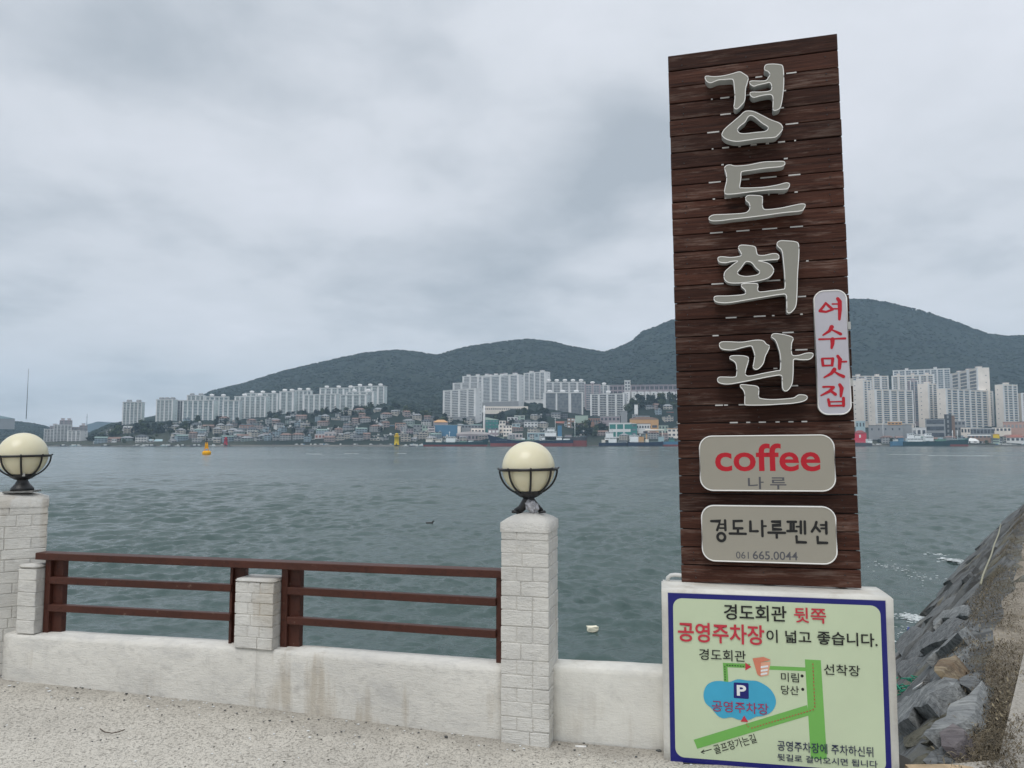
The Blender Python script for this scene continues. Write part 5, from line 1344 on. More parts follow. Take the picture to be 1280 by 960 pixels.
# left group, back row first (farther)
AP = [
 (153, 181, 503, 532, 1210, 4, 5, 14, G, W_GREY, 'lone pale apartment tower with two dark roof drums, first tower left of the hill', 2, 'dark'),
 (195, 222, 500, 530, 1215, 6, 4, 15, G, W_GREY, 'pale apartment tower with three dark roof drums, second tower from the left', 3, 'dark'),
 (221, 229, 501, 530, 1250, 0, 2, 14, A_GREY, W_DARK, 'narrow apartment side painted shade grey, squeezed between the second and third pale towers', 0, 'dark'),  # grey walls carry the shade of the dark gap between the towers
 (233, 257, 494.5, 520, 1330, 2, 4, 14, G, W_GREY, 'apartment block peeping over the pinkish striped block, with broad dark drums on its roof', 2, 'dark'),
 (256, 287, 496, 525, 1320, 2, 5, 14, G, W_BLUE, 'apartment block with two round tanks behind the narrow ribbed block', 2, 'round'),
 (228, 273, 501, 528, 1200, 6, 6, 14, G, W_BLUE, 'wide pale block with brownish and blue window strips, in front on the left', 0, 'round'),
 (278, 303, 501, 531, 1190, 4, 3, 15, G, W_BLUE, 'narrow ribbed pale apartment block standing lowest in the left group', 0, 'round'),
 (306, 350, 492, 521, 1300, 3, 6, 14, G, W_GREY, 'long apartment block with domed tanks rising behind the front left blocks', 3, 'round'),
 (293, 337, 496, 525, 1230, 5, 6, 14, G, W_GREY, 'pale apartment block with white piers, just right of the narrow ribbed block', 2, 'round'),
 (368, 391, 488.5, 516, 1290, 2, 4, 14, G, W_GREY, 'apartment block with two domed tanks between the tall corner block and the low wide block', 2, 'round'),
 (349, 371, 490, 517, 1235, 4, 2, 14, G, W_GREY, 'tall pale apartment block with a broad white corner, centre of the left group', 2, 'round'),
 (399, 447, 485.5, 512, 1340, 3, 6, 14, G, W_GREY, 'rear long apartment block with three domed tanks, centre right of the left group', 3, 'round'),
 (379, 426, 494, 518.5, 1215, 6, 6, 13, G, W_GREY, 'low wide pale block above the terraced retaining walls', 0, 'round'),
 (441, 484, 483.5, 508, 1310, 4, 5, 13, G, W_GREY, 'rear rightmost pale block of the left group, with three domed tanks', 3, 'round'),
 (432, 471, 490.5, 512, 1250, 4, 4, 13, G, W_GREY, 'middle row block stepping down at the right end of the left group', 2, 'round'),
 (424, 462, 494, 518.5, 1205, 4, 4, 13, G, W_GREY, 'front right block of the left group with four dark window strips', 0, 'round'),
 # middle group
 (578, 652, 470.5, 500, 1420, 4, 7, 16, Wt, W_GREY, 'long rear slab forming the top skyline of the middle group', 6, 'box'),
 (566, 603, 479, 503, 1330, 5, 3, 14, Wt, W_GREY, 'middle step slab left of the tall dense facades', 0, 'box'),
 (655, 688, 466.5, 500, 1340, 6, 4, 18, Wt, W_BLUE, 'highest slab of the middle group, at its right end above the wooded slope', 2, 'box'),
 (602, 655, 471, 508, 1260, 6, 4, 20, Wt, W_BLUE, 'big dense white gridded facade in the centre of the middle group', 3, 'box'),
 (554, 603, 488.5, 527, 1180, 8, 4, 18, Wt, W_GREY, 'lowest left slab of the middle group with a cream end wall', 0, 'box'),
 (681, 732, 477.5, 510, 1290, 0, 5, 16, Wt, W_GREY, 'rear grey white slab with round tanks, behind the striped three bay slab', 5, 'round'),
 (748, 763, 482, 505, 1300, 2, 2, 12, Wt, W_BLUE, 'slim rear block with one round tank beside the mauve long roof', 1, 'round'),
 (731, 751, 480.5, 524, 1260, 0, 2, 18, Pk, W_BLUE, 'shaded narrow block with a pinkish roof between two window grids', 1, 'round'),
 (679, 729, 491.5, 520, 1180, 0, 3, 15, A_GREY, W_GREY, 'grey three bay slab with bright white piers above the dark car park', 3, 'round'),
 (738, 784, 493, 522.5, 1165, 3, 4, 13, Wt, W_DARK, 'block with large dark window grid, right of the grey three bay slab', 1, 'round'),
 # right group
 (1118, 1190, 463, 500, 1400, 0, 9, 14, Wt, W_BLUE, 'rear white framed slab with two tall roof boxes, top skyline of the right group', 2, 'box'),
 (1060, 1112, 470, 505, 1300, -4, 5, 15, Cr, W_BLUE, 'rear slab just right of the plank board, with a bluish corner', 2, 'box'),
 (1116, 1170, 470, 510, 1290, 0, 6, 15, Cr, W_BLUE, 'rear cream slab in the middle of the right group, brown roof edge', 3, 'box'),
 (1190, 1238, 467.5, 530, 1290, 13, 3, 15, Cr, W_GREY, 'rear cream slab with a large plain end wall, upper right', 3, 'box'),
 (1064, 1090, 475, 527, 1190, -16, 2, 17, Cr, W_BLUE, 'plain cream end wall block standing right beside the plank board', 1, 'box'),
 (1148, 1173, 479, 527, 1170, -13, 2, 17, Cr, W_BLUE, 'tall cream block seen mostly by its blank end wall, between the wide front slabs', 1, 'box'),
 (1136, 1149, 476, 527, 1200, -3, 2, 17, A_MAUVE, W_BLUE, 'narrow added block, mauve painted as the shaded facade left of the blank cream end wall', 1, 'box'),  # extra block: its mauve paints the shaded side of the cream block
 (1086, 1142, 487, 529, 1130, -8, 5, 15, Cr, W_BLUE, 'front left cream slab of the right group with blue balcony glass', 0, 'box'),
 (1172, 1242, 485.5, 534, 1125, -11, 8, 15, Cr, W_BLUE, 'widest front slab of the right group with narrow white piers, behind the white canopy', 0, 'box'),
 (1245, 1273, 480.5, 527, 1150, -10, 3, 15, Cr, W_BLUE, 'cream slab near the right edge with a shadowed end wall', 1, 'box'),
 (1272, 1310, 491.5, 526, 1160, -5, 3, 13, Cr, W_BLUE, 'cream slab cut by the right edge of the picture', 1, 'box'),
 # hillside seen past the board from a step to the side
 (858, 902, 478, 505, 1290, 0, 5, 14, Cr, W_BLUE, 'cream slab hidden behind the upper part of the plank board', 1, 'box'),
 (905, 960, 483, 522, 1200, 0, 6, 15, Cr, W_BLUE, 'wide cream slab hidden behind the red syllable sign and board', 1, 'box'),
 (968, 1000, 476, 520, 1230, -8, 3, 16, Cr, W_BLUE, 'narrow cream slab hidden behind the middle of the plank board', 1, 'box'),
 (1006, 1052, 484, 528, 1160, -8, 5, 15, Cr, W_BLUE, 'cream slab hidden behind the right edge of the plank board', 1, 'box'),
 # far left pinkish cluster
 (88, 104, 534, 552, 1340, 1, 3, 9, Pk, W_GREY, 'rear pinkish block of the far left cluster', 0, 'box'),
 (75, 91, 525.5, 552, 1320, 0, 3, 14, Pk, W_GREY, 'tallest pinkish tower of the far left waterfront cluster', 2, 'box'),
 (63, 76, 532.5, 551, 1300, 0, 3, 10, Pk, W_GREY, 'left stepped pinkish tower of the far left cluster', 1, 'box'),
 (100, 110, 532, 552, 1310, 0, 2, 10, Pk, W_GREY, 'right rear pinkish tower of the far left cluster', 1, 'box'),
 (56, 68, 536.5, 553.5, 1130, 0, 3, 9, Wt, W_GREY, 'low white block at the left end of the far left cluster', 0, 'box'),
 (68, 90, 531, 554, 1120, 0, 5, 12, Wt, W_GREY, 'white and mauve striped block in the middle of the far left cluster', 0, 'box'),
 (86, 111, 538.5, 554, 1110, 9, 3, 8, Wt, W_GREY, 'stepped white block with a blank gable at the right end of the far left cluster', 0, 'box'),
]
for a in AP:
    (u0, u1, vt, vb, D, e_, bays, fl, wl_, wn_, lb, tk, ts) = a
    apartment(u0, u1, vt, vb, D, e_, bays, fl, wl_, wn_, lb, tk, ts, depth=24.0 if e_ == -16 else 16.0 if abs(e_) > 12 else 13.0, top=(A_MAUVE if wl_ is Pk else Wt), piers=.20 if wl_ == G else .19 if wl_ is Cr else .15, slab=.34 if wl_ is Wt and 550 < u0 < 660 else .26, roofline=(wl_ == G or wl_ is A_GREY),
              dark_foot=.13 if (550 < u0 < 660 and D < 1300) else 0)
# row of small white end walls with a long mauve block behind
apartment(761, 900, 482, 500, 1330, 0, 24, 3, A_MAUVE, W_DARK, 'very long low mauve slab running behind the row of white gables', 0, depth=12)
apartment(781, 788.5, 476, 500, 1300, 0, 2, 6, Wt, W_GREY, 'slim white tower rising above the long mauve slab', 0, depth=8)
for k, (a, b) in enumerate([(781, 788), (790, 796), (798, 805), (807, 812), (814, 821.5), (823.5, 829), (831, 837.5), (839, 844), (846, 853), (856, 862), (864, 871)]):
    D = 1215; m = D / F; x = (a - 640) * m; w = (b - a) * m; zb = zof(502.5, D); H = zof(489.5, D) - zb
    root = empty('terraced_block', (x, D, zb), 0, 'small white gable ended block in the row above the trees, left of the plank board', 'apartment block', 'row of white gable ended blocks')
    mb = MB(); mb.box(0, 0, -8, w, 30, H, Wt); mb.prism([(-.2, H), (w + .2, H), (w * .7, H + 1.6), (w * .3, H + 1.6)], 0, 30, A_MAUVE, axis='y'); mb.build('wall', root)
    mb = MB()
    for q in range(5): mb.box(w * .42, -.1, 1.5 + q * 2.8, w * .58, -.01, 2.9 + q * 2.8, W_DARK)
    tag(mb.build('window', root), kind='stuff')

def building(u0, u1, vt, vb, D, wall, label, cat='building', name='building', win=W_DARK, rows=2, cols=4, roof='flat', roofmat=None, depth=12, e=0, over=.25, stripe=None, wh=.45, ww=.6):
    x, yaw, m, ct = frame_at(u0, D, e, depth); kk = (u1 - 640) / F; L = (kk * D - x) / (math.cos(yaw) - kk * math.sin(yaw)); zb = zof(vb, D); H = zof(vt, D) - zb
    root = empty(name, (x, D, zb), yaw, label, cat)
    mb = MB(); mb.box(0, 0, -5, L, depth, H, wall); mb.build('wall', root)
    rm = roofmat or A_SLATE
    mb = MB()
    if roof == 'flat': mb.box(-over, -over, H, L + over, depth + over, H + .5, rm)
    elif roof == 'gable_side': mb.prism([(-.5, H), (depth + .5, H), (depth / 2, H + depth * .22)], -.4, L + .4, rm, Matrix(((0, 0, 1, 0), (1, 0, 0, 0), (0, 1, 0, 0), (0, 0, 0, 1))))
    elif roof == 'gable': mb.prism([(-.5, H), (L + .5, H), (L / 2, H + L * .2)], -.5, depth + .5, rm, axis='y')
    elif roof == 'arch': mb.prism([(L * (.5 - .52 * math.cos(math.pi * k / 10)), H + L * .09 * math.sin(math.pi * k / 10)) for k in range(11)], -.4, depth + .4, rm, axis='y')
    elif roof == 'hip': 
        q = min(depth, L) * .45; mb.add([(-.6, -.6, H), (L + .6, -.6, H), (L + .6, depth + .6, H), (-.6, depth + .6, H), (q, depth / 2, H + q * .7), (L - q, depth / 2, H + q * .7)], [(0, 1, 5, 4), (1, 2, 5), (2, 3, 4, 5), (3, 0, 4), (3, 2, 1, 0)], rm)
    elif roof == 'slant': mb.prism([(-.3, H * 1.0), (L + .3, H), (L + .3, H + .4), (-.3, H + L * .22)], -.3, depth, rm, axis='y')
    mb.build('roof', root)
    if rows and cols:
        mb = MB(); fh = H / rows; cw = L / cols
        for r_ in range(rows):
            for c in range(cols):
                mb.box(c * cw + cw * (1 - ww) / 2, -.12, r_ * fh + fh * (.92 - wh) * .75, c * cw + cw * (1 + ww) / 2, -.01, r_ * fh + fh * (.92 - wh) * .75 + fh * wh, win)
        tag(mb.build('window', root), kind='stuff')
    if stripe:
        mb = MB(); mb.box(-.1, -.3, H * stripe[0], L + .1, -.13, H * stripe[1], stripe[2]); mb.build('band', root)
    return root
B = building
B(151, 172, 535, 549, 1080, Wt, 'white four storey building with dark window rows on the wooded slope', win=W_DARK, rows=4, cols=6, roofmat=Wt)
B(155, 172, 533, 546, 1092, Wt, 'upper rear wing of the white four storey building on the slope', win=W_DARK, rows=4, cols=5, roofmat=Wt)
B(118, 139, 551.5, 556.5, 1020, Wt, 'long low white waterfront shed at far left', rows=1, cols=6, roofmat=A_LBLUE)
B(141, 147, 549, 555.5, 1018, Wt, 'small two storey white house by the far left shed', rows=2, cols=2, roofmat=Wt)
B(188, 204, 551.5, 556.5, 1020, A_WHITE, 'low shed with a light blue roof left of the yellow buoy', rows=1, cols=3, roof='gable_side', roofmat=A_LBLUE)
B(219, 250, 537.5, 544, 1075, Wt, 'white terraced building with dark balconies above the yellow buoy', rows=2, cols=6, roofmat=Wt, wh=.5, ww=.75)
B(300, 317, 532, 544, 1090, A_SALMON, 'salmon brick tenement above the red beacon', rows=3, cols=5, win=W_GREY, roofmat=A_RED)
B(345, 371, 547, 555, 1030, A_LGREEN, 'pale green harbour office with a row of dark windows', rows=2, cols=8, roofmat=Wt)
B(381, 394, 549, 556, 1025, A_TENT, 'white low shed left of the pink harbour hall', rows=0, cols=0, roofmat=Wt)
B(394, 407, 543, 555.5, 1030, A_PINK, 'left wing of the pink harbour hall with red window frames', rows=2, cols=3, roofmat=A_PINK, win=A_RED)
B(406, 421, 541, 555.5, 1034, A_PINK, 'pink harbour hall with pale arched front', rows=2, cols=3, roofmat=A_PINK, roof='arch', win=W_GREY)
B(405, 425, 534, 543, 1090, A_SALMON, 'pale orange house block above the pink harbour hall', rows=2, cols=4, win=W_DARK)
B(424, 483, 545, 552, 1040, A_WHITE, 'long white market hall with wide dark openings left of the yellow beacon', rows=1, cols=7, roofmat=Wt, wh=.62, ww=.78)
B(424, 484, 551.5, 556, 1028, A_GREY, 'long grey quay deck building under the white market hall', rows=1, cols=10, roofmat=Wt, wh=.6, ww=.8)
B(478, 493, 531.5, 543, 1070, A_BLUE, 'blue fronted building with a white frame left of the yellow beacon', rows=2, cols=1, win=W_DARK, roofmat=Wt, ww=.86, wh=.4)
B(494, 507, 529, 548, 1062, A_SALMON, 'salmon topped tenement directly above the yellow beacon', rows=4, cols=3, roofmat=A_RED, win=W_DARK)
B(501, 517, 536, 551, 1050, A_MAUVE, 'grey mauve five storey block right of the yellow beacon', rows=4, cols=5)
B(517, 529, 531, 548, 1065, A_GREY, 'grey block with a pale green top right of the mauve block', rows=4, cols=3, roofmat=A_LGREEN)
B(528, 536, 532, 548, 1055, A_LGREEN, 'teal green house block next to the blue warehouse', rows=3, cols=2)
B(535, 544, 533, 549, 1045, A_PINK, 'pinkish striped building against the left side of the blue warehouse', rows=5, cols=1, ww=.8)
B(542, 560, 528, 540, 1080, A_MAUVE, 'building with an orange roof behind the blue warehouse', rows=0, cols=0, roof='hip', roofmat=A_ORANGE)
B(543, 573, 531.5, 545, 1050, A_BLUE, 'large plain blue warehouse behind the moored green ship', rows=0, cols=0, roofmat=A_LBLUE)
B(572, 576, 532.5, 541, 1048, A_CREAM, 'narrow cream stair tower at the right end of the blue warehouse', rows=0, cols=0)
B(577, 601, 531.5, 536, 1075, A_GREY, 'long grey industrial roof right of the blue warehouse', rows=1, cols=6, roofmat=A_LBLUE)
B(571, 612, 543, 552, 1030, A_MAUVE, 'wide mauve hall with an arched pale roof behind the green ship', rows=1, cols=9, roof='arch', roofmat=A_PINK, wh=.4)
B(589, 606, 536, 544, 1045, A_CREAM, 'cream stepped building above the mauve hall', rows=1, cols=4, roofmat=A_CREAM)
B(607, 623, 525, 538, 1060, A_TEAL, 'teal glass building with a slanted roof beside the tall grey chimney', rows=3, cols=4, roof='slant', roofmat=A_LGREEN, win=W_BLUE)
B(610, 624, 537, 549, 1045, A_MAUVE, 'mauve building with white window band below the teal glass building', rows=2, cols=3, win=A_TENT)
B(624, 632, 526, 546, 1052, A_CREAM, 'tall cream tenement right of the thin white mast', rows=4, cols=2)
B(629, 640, 532, 549, 1040, A_CREAM, 'cream four storey house behind the bow of the large ship', rows=4, cols=3)
B(634, 647, 522, 531, 1090, A_WHITE, 'white flat house high on the slope under the wooded bank', rows=2, cols=3, roofmat=Wt)
B(643, 656, 520, 530, 1100, A_LGREEN, 'pale stepped house below the wooded bank', rows=3, cols=2, roofmat=Wt)
B(640, 650, 530, 540, 1062, A_LBLUE, 'light blue three storey house above the large ship', rows=3, cols=2, roofmat=Wt)
B(655, 672, 528, 535, 1075, Wt, 'white house with small square windows in the trees above the large ship', rows=2, cols=4, roofmat=Wt)
B(636, 653, 542, 549, 1025, A_PINK, 'pinkish flat quay building behind the large ship', rows=1, cols=4, roofmat=A_TENT)
B(659, 687, 541, 549, 1024, A_LBLUE, 'long pale blue quay warehouse behind the large ship', rows=1, cols=6, roofmat=Wt, win=W_BLUE)
B(678, 710, 517.5, 529, 1120, A_DARK, 'dark gridded car park under the grey three bay slab', rows=5, cols=14, win=W_GREY, roofmat=A_DARK, wh=.4, ww=.6)
B(676, 712, 529, 534, 1095, A_BROWN, 'brown red row of low buildings under the dark car park', rows=1, cols=8, roofmat=A_RED, roof='gable_side')
B(709, 718, 523, 540, 1080, A_BROWN, 'red brown tenement beside the white ship mast', rows=4, cols=2, win=Wt)
B(719, 735, 520, 526, 1095, A_LGREEN, 'pale green roof hall above the round trees', rows=0, cols=0, roofmat=A_LGREEN)
B(735, 750, 523, 530, 1090, A_TILE, 'low salmon building in front of the block with the large window grid', rows=1, cols=5)
B(750, 775, 521, 528, 1088, A_MAUVE, 'low mauve roofs in front of the large window grid', rows=1, cols=5, roofmat=A_GREY)
B(776, 784, 514, 525, 1085, A_GREY, 'plain grey cube building below the white gables', rows=0, cols=0)
B(793, 797.5, 506, 520, 1100, Wt, 'slim white stair tower standing in the trees', rows=0, cols=0, depth=6)
B(790, 812, 520, 526, 1085, A_GREY, 'grey flat building right of the slim white stair tower', rows=1, cols=4)
tg = B(761, 789, 529, 548, 1040, A_WHITE, 'grey white building with large teal glass front near the dredger', rows=2, cols=3, win=A_TEAL, wh=.62, ww=.82, roofmat=Wt)
mb = MB(); m_ = 1040 / F
B(788, 796, 530, 545, 1036, A_TEAL, 'rounded teal glass bay in the middle of the grey white building', rows=3, cols=1, win=W_BLUE, roof='arch', roofmat=A_WHITE)
B(795, 815, 530, 550, 1041, A_WHITE, 'plain grey white wing with one window row right of the rounded teal bay', rows=2, cols=6, win=W_DARK, wh=.28)
B(787, 822, 524.5, 546, 1058, A_ORANGE, 'orange building with a curved roof rising behind the teal glass building', rows=1, cols=10, roof='arch', roofmat=A_BROWN, wh=.25)
B(813, 823, 524.5, 550, 1034, A_ORANGE, 'flat tan orange tower wing right of the grey white building', rows=1, cols=1, win=W_DARK, wh=.12)
B(823, 835, 532, 549, 1030, A_LGREEN, 'pale green house left of the plank board', rows=3, cols=3)
B(834, 850, 536, 552, 1026, A_CREAM, 'cream and peach house at the left edge of the plank board', rows=3, cols=3, roofmat=A_ORANGE)
B(806, 822, 516, 522, 1110, A_SALMON, 'salmon and white low houses under the trees near the board', rows=1, cols=5, roofmat=Wt)
B(833, 842, 515, 521, 1105, A_RED, 'red brick house among the trees left of the board', rows=1, cols=3)
# right side
B(1069, 1081, 526.5, 537, 1060, A_LBLUE, 'light blue house with dark windows immediately right of the board', rows=1, cols=3, roofmat=Wt, ww=.45)
B(1066, 1082, 541.5, 551, 1024, A_BRED, 'dark red shed with a white door right of the board', rows=1, cols=1, win=A_TENT, roof='hip', roofmat=A_BOOT, wh=.4, ww=.14)
B(1085, 1128, 532, 545, 1050, A_GREY, 'long plain grey warehouse in front of the front left cream slab', rows=1, cols=5, wh=.2, ww=.22)
B(1127, 1139, 531.5, 546, 1046, A_GREY, 'grey warehouse wing at the right end of the long warehouse', rows=0, cols=0)
B(1109, 1127, 527.5, 533, 1075, A_ORANGE, 'peach roof top building behind the grey warehouse', rows=1, cols=4, wh=.25, roofmat=A_CREAM)
B(1139, 1157, 535, 548, 1046, A_WHITE, 'low white topped building left of the dark modern building', rows=1, cols=3, roofmat=Wt, wh=.4)
db = B(1156, 1181, 524, 548, 1040, A_GREY, 'dark modern building with long glazed bands right of the white boats', rows=3, cols=1, win=W_DARK, wh=.62, ww=.86, roofmat=A_DARK)
B(1180, 1189, 518.5, 548, 1036, A_DARK, 'dark square tower of the modern building with one bright window strip', rows=5, cols=1, win=A_GREY, wh=.6, ww=.25, roofmat=A_DARK)
B(1189, 1193, 520, 548, 1040, A_BROWN, 'tan side wall strip of the dark tower', rows=0, cols=0, roofmat=A_BROWN)
B(1192, 1206, 526.5, 540, 1060, A_GREY, 'grey building behind the dark tower', rows=2, cols=3, roofmat=Wt)
B(1200, 1212, 534.5, 544, 1045, A_CREAM, 'cream flat roofed pavilion left of the white canopy', rows=1, cols=3)
B(1211, 1242, 536, 543, 1040, A_GREY, 'glazed hall under a bright white canopy roof', rows=1, cols=7, win=W_DARK, roofmat=A_TENT, wh=.7, ww=.8)
B(1208, 1237, 543.5, 549, 1028, A_BROWN, 'brown shop row with a white fascia below the canopy hall', rows=1, cols=6, stripe=(.72, 1.0, A_TENT))
B(1239, 1263, 534.5, 541, 1045, A_CREAM, 'low olive and cream building right of the white canopy', rows=1, cols=5)
B(1240, 1248, 543, 547.5, 1022, A_YEL, 'yellow awning stall right of the brown shop row', rows=0, cols=0, roof='arch', roofmat=A_ORANGE, name='stall')
B(1238, 1248, 548.5, 553.5, 1018, A_LGREEN, 'pale green striped kiosk on the quay', rows=2, cols=1, ww=.8)
B(1253, 1282, 528, 541, 1050, A_SALMON, 'long pink building with a red roof edge near the right edge', rows=1, cols=6, roofmat=A_RED, win=A_GREY, wh=.3)
B(1256, 1279, 547, 552, 1025, Wt, 'white restaurant with a broad red roof on the right quay', rows=1, cols=4, roof='hip', roofmat=A_RED, wh=.6)
B(1275, 1300, 549, 553, 1020, A_SLATE, 'grey barrel roofed shed at the right edge', rows=0, cols=0, roof='arch', roofmat=A_SLATE)
tt = empty('tent', (frame_at(1207, 1014)[0], 1014, zof(554, 1014)), -.5, 'white peaked tent on the right quay below the canopy hall', 'tent')
mb = MB(); mb.add([(0, 0, 0), (14, 0, 0), (14, 9, 0), (0, 9, 0), (0, 0, 3), (14, 0, 3), (14, 9, 3), (0, 9, 3), (4, 4.5, 7), (10, 4.5, 6)], [(0, 1, 5, 4), (1, 2, 6, 5), (2, 3, 7, 6), (3, 0, 4, 7), (4, 5, 9, 8), (5, 6, 9), (6, 7, 8, 9), (7, 4, 8)], A_TENT); mb.build('canvas', tt)
mb = MB(); mb.box(2.5, -.1, 0, 4, -.01, 2.5, A_DARK); mb.box(8, -.1, 1, 11, -.01, 2.2, A_DARK); mb.build('opening', tt)
# long building on the hill at the far left
B(-14, 19, 523, 533, 1480, A_GREY, 'big grey building with slanted roofs on top of the far left hill', rows=0, cols=0, roof='slant', roofmat=A_LBLUE)
# retaining walls and banks under the apartments
for (u0, u1, v0, v1, D, lab) in [(376, 500, 519.5, 521.5, 1160, 'long pale retaining wall below the left group of apartment blocks'), (604, 660, 508, 515, 1185, 'long cream terrace with small openings under the dense white facade'), (200, 300, 541.5, 543, 1100, 'grey retaining wall above the houses left of the red beacon')]:
    x0 = frame_at(u0, D)[0]; m = D / F; mb = MB(); root = empty('retaining_wall', (x0, D, zof(v1, D)), 0, lab, 'wall')
    mb.box(0, 0, -3, (u1 - u0) * m, 3, (v1 - v0) * m, A_CREAM if u0 == 604 else A_GREY); mb.build('wall', root)
    if u0 == 604:
        mb = MB()
        for k in range(20): mb.box(2 + k * 3.3, -.1, 3.6, 4 + k * 3.3, -.01, 5.6, W_DARK)
        tag(mb.build('opening', root), kind='stuff')

# small houses of the hillside town
H_W, H_G, H_B, H_P, H_GR, H_BL = far('weathered_white', (.60, .60, .58), .2), far('weathered_grey', (.36, .37, .37), .2), far('weathered_beige', (.46, .43, .38), .2), far('weathered_pink', (.34, .29, .275), .2), far('weathered_green', (.28, .34, .32), .2), far('weathered_blue', (.27, .34, .38), .2)
R_D, R_G, R_R, R_T, R_W = far('dark_slate', (.09, .10, .11), .3), far('grey_roof_sheet', (.24, .25, .26), .3), far('faded_brick_roof', (.20, .135, .115), .3), far('faded_green_roof', (.20, .27, .25), .3), far('pale_roof_slab', (.52, .53, .53), .2)
hw = [(H_W, 'white'), (H_G, 'grey'), (H_B, 'beige'), (H_P, 'pinkish'), (H_G, 'grey'), (H_BL, 'bluish'), (H_GR, 'greenish'), (H_B, 'beige'), (H_W, 'white'), (H_G, 'grey')]; hr = [(R_D, 'dark'), (R_G, 'grey'), (R_R, 'faded red'), (R_D, 'dark'), (R_G, 'grey'), (R_T, 'faded green'), (R_G, 'grey')]
VAR = []
rh = random.Random(77)
for k in range(24):
    L, dp, fl = rh.uniform(7, 15), rh.uniform(7, 10), rh.choice([1, 1, 2, 2, 3]); H = fl * 2.7; (wm_, wn1), (rm_, rn1) = hw[k % len(hw)], (hr[(k * 3 + k // 7) % len(hr)] if k % 4 > 1 or k % 3 else (R_W, 'pale'))
    a = MB(); a.box(0, 0, -4, L, dp, H, wm_); b = MB(); sty = k % 4
    if sty < 2: b.box(-.3, -.3, H, L + .3, dp + .3, H + .4, rm_); b.box(L * .6, dp * .4, H + .4, L * .6 + 2.4, dp * .4 + 2.4, H + 2.4, wm_)
    elif sty == 2: q = dp * .45; b.add([(-.6, -.6, H), (L + .6, -.6, H), (L + .6, dp + .6, H), (-.6, dp + .6, H), (q, dp / 2, H + q * .7), (L - q, dp / 2, H + q * .7)], [(0, 1, 5, 4), (1, 2, 5), (2, 3, 4, 5), (3, 0, 4), (3, 2, 1, 0)], rm_)
    else: b.prism([(-.5, H), (dp + .5, H), (dp / 2, H + dp * .25)], -.4, L + .4, rm_, Matrix(((0, 0, 1, 0), (1, 0, 0, 0), (0, 1, 0, 0), (0, 0, 0, 1))))
    w = MB(); nc = max(2, int(L / 3.4))
    for f in range(fl):
        for c in range(nc): w.box(c * L / nc + .7, -.1, f * 2.9 + 1.0, (c + 1) * L / nc - .7, -.01, f * 2.9 + 2.3, W_DARK)
    VAR.append((a.mesh('wall'), b.mesh('roof'), w.mesh('window'), L, '%s house with a %s %s roof' % (wn1, rn1, ('flat', 'flat', 'hipped', 'pitched')[sty])))
DENS = [(856, 1056, 2), (118, 215, 2), (215, 560, 9), (560, 720, 4), (720, 850, 5), (1085, 1290, 1)]
nh = 0
for (ua, ub, rows_) in DENS:
    for r_ in range(rows_):
        D = 1018 + r_ * (118 / max(rows_, 1)) + 3; u = ua + rh.uniform(0, 5)
        while u < ub:
            k = rh.randrange(24); wm = VAR[k][3] * F / D; Dd = D + rh.uniform(-5, 7)
            ft = lerp_tab(u, FOOT)
            skip = .33 if r_ < rows_ * .6 else .5
            if rh.random() > skip:
                z = terr_z(u, Dd) - .4; al = math.atan2(u - 640, F)
                zone = ('on the far left shore' if u < 215 else 'above the yellow buoy' if u < 270 else 'around the red beacon' if u < 310 else 'above the green harbour office' if u < 375 else 'above the pink hall' if u < 430 else 'above the white market hall' if u < 490 else 'near the blue warehouse' if u < 600 else 'behind the large navy ship' if u < 730 else 'below the white gables' if u < 850 else 'behind the plank board' if u < 1058 else 'on the right shore')
                root = empty('house', ((u - 640) / F * Dd, Dd, z), -al + rh.uniform(-.5, .5), 'small %s %s' % (VAR[k][4], zone), 'house', 'small houses of the far town')
                a, b, w = VAR[k][:3]; link('wall', a, root); link('roof', b, root); tag(link('window', w, root), kind='stuff'); nh += 1
            u += wm * rh.uniform(.95, 1.35)
# trees between the buildings
def tree_meshes(k):
    rr = random.Random(500 + k); V_, F_ = [], []; clumps = [(rr.uniform(-2.6, 2.6), rr.uniform(-2, 2), rr.uniform(2.6, 7.2), rr.uniform(1.5, 2.7)) for _ in range(8)]
    for (cx, cy, cz, cr) in clumps:
        for _ in range(26):
            d = Vector((rr.gauss(0, 1), rr.gauss(0, 1), rr.gauss(0, 1))).normalized() * cr * rr.uniform(.55, 1.05); p = Vector((cx, cy, cz)) + d
            a = Vector((rr.gauss(0, 1), rr.gauss(0, 1), rr.gauss(0, 1))).normalized(); b = a.cross(d).normalized(); s_ = rr.uniform(.5, 1.0)
            i = len(V_); V_ += [tuple(p + a * s_), tuple(p + b * s_), tuple(p - a * s_ * .8), tuple(p - b * s_)]; F_.append((i, i + 1, i + 2, i + 3))
    me = bpy.data.meshes.new('crown'); me.from_pydata(V_, [], F_); me.materials.append(M_fol if k % 3 else M_fol2); me.update()
    t = MB(); t.tube([(0, 0, -2), (0, 0, 2), (.1, 0, 5)], [.35, .28, .15], M_bark, 6); t.tube([(0, 0, 2), (1.2, .3, 4)], [.2, .1], M_bark, 5)
    return me, t.mesh('trunk')
TM = [tree_meshes(k) for k in range(6)]
def tree(u, v, D, s, label, group):
    root = empty('tree', ((u - 640) / F * D, D, zof(v, D)), rh.uniform(0, 6), label, 'tree', group); c, t = TM[rh.randrange(6)]
    a = link('crown', c, root); b = link('trunk', t, root); root.scale = (s, s, s * rh.uniform(.8, 1.1)); return root
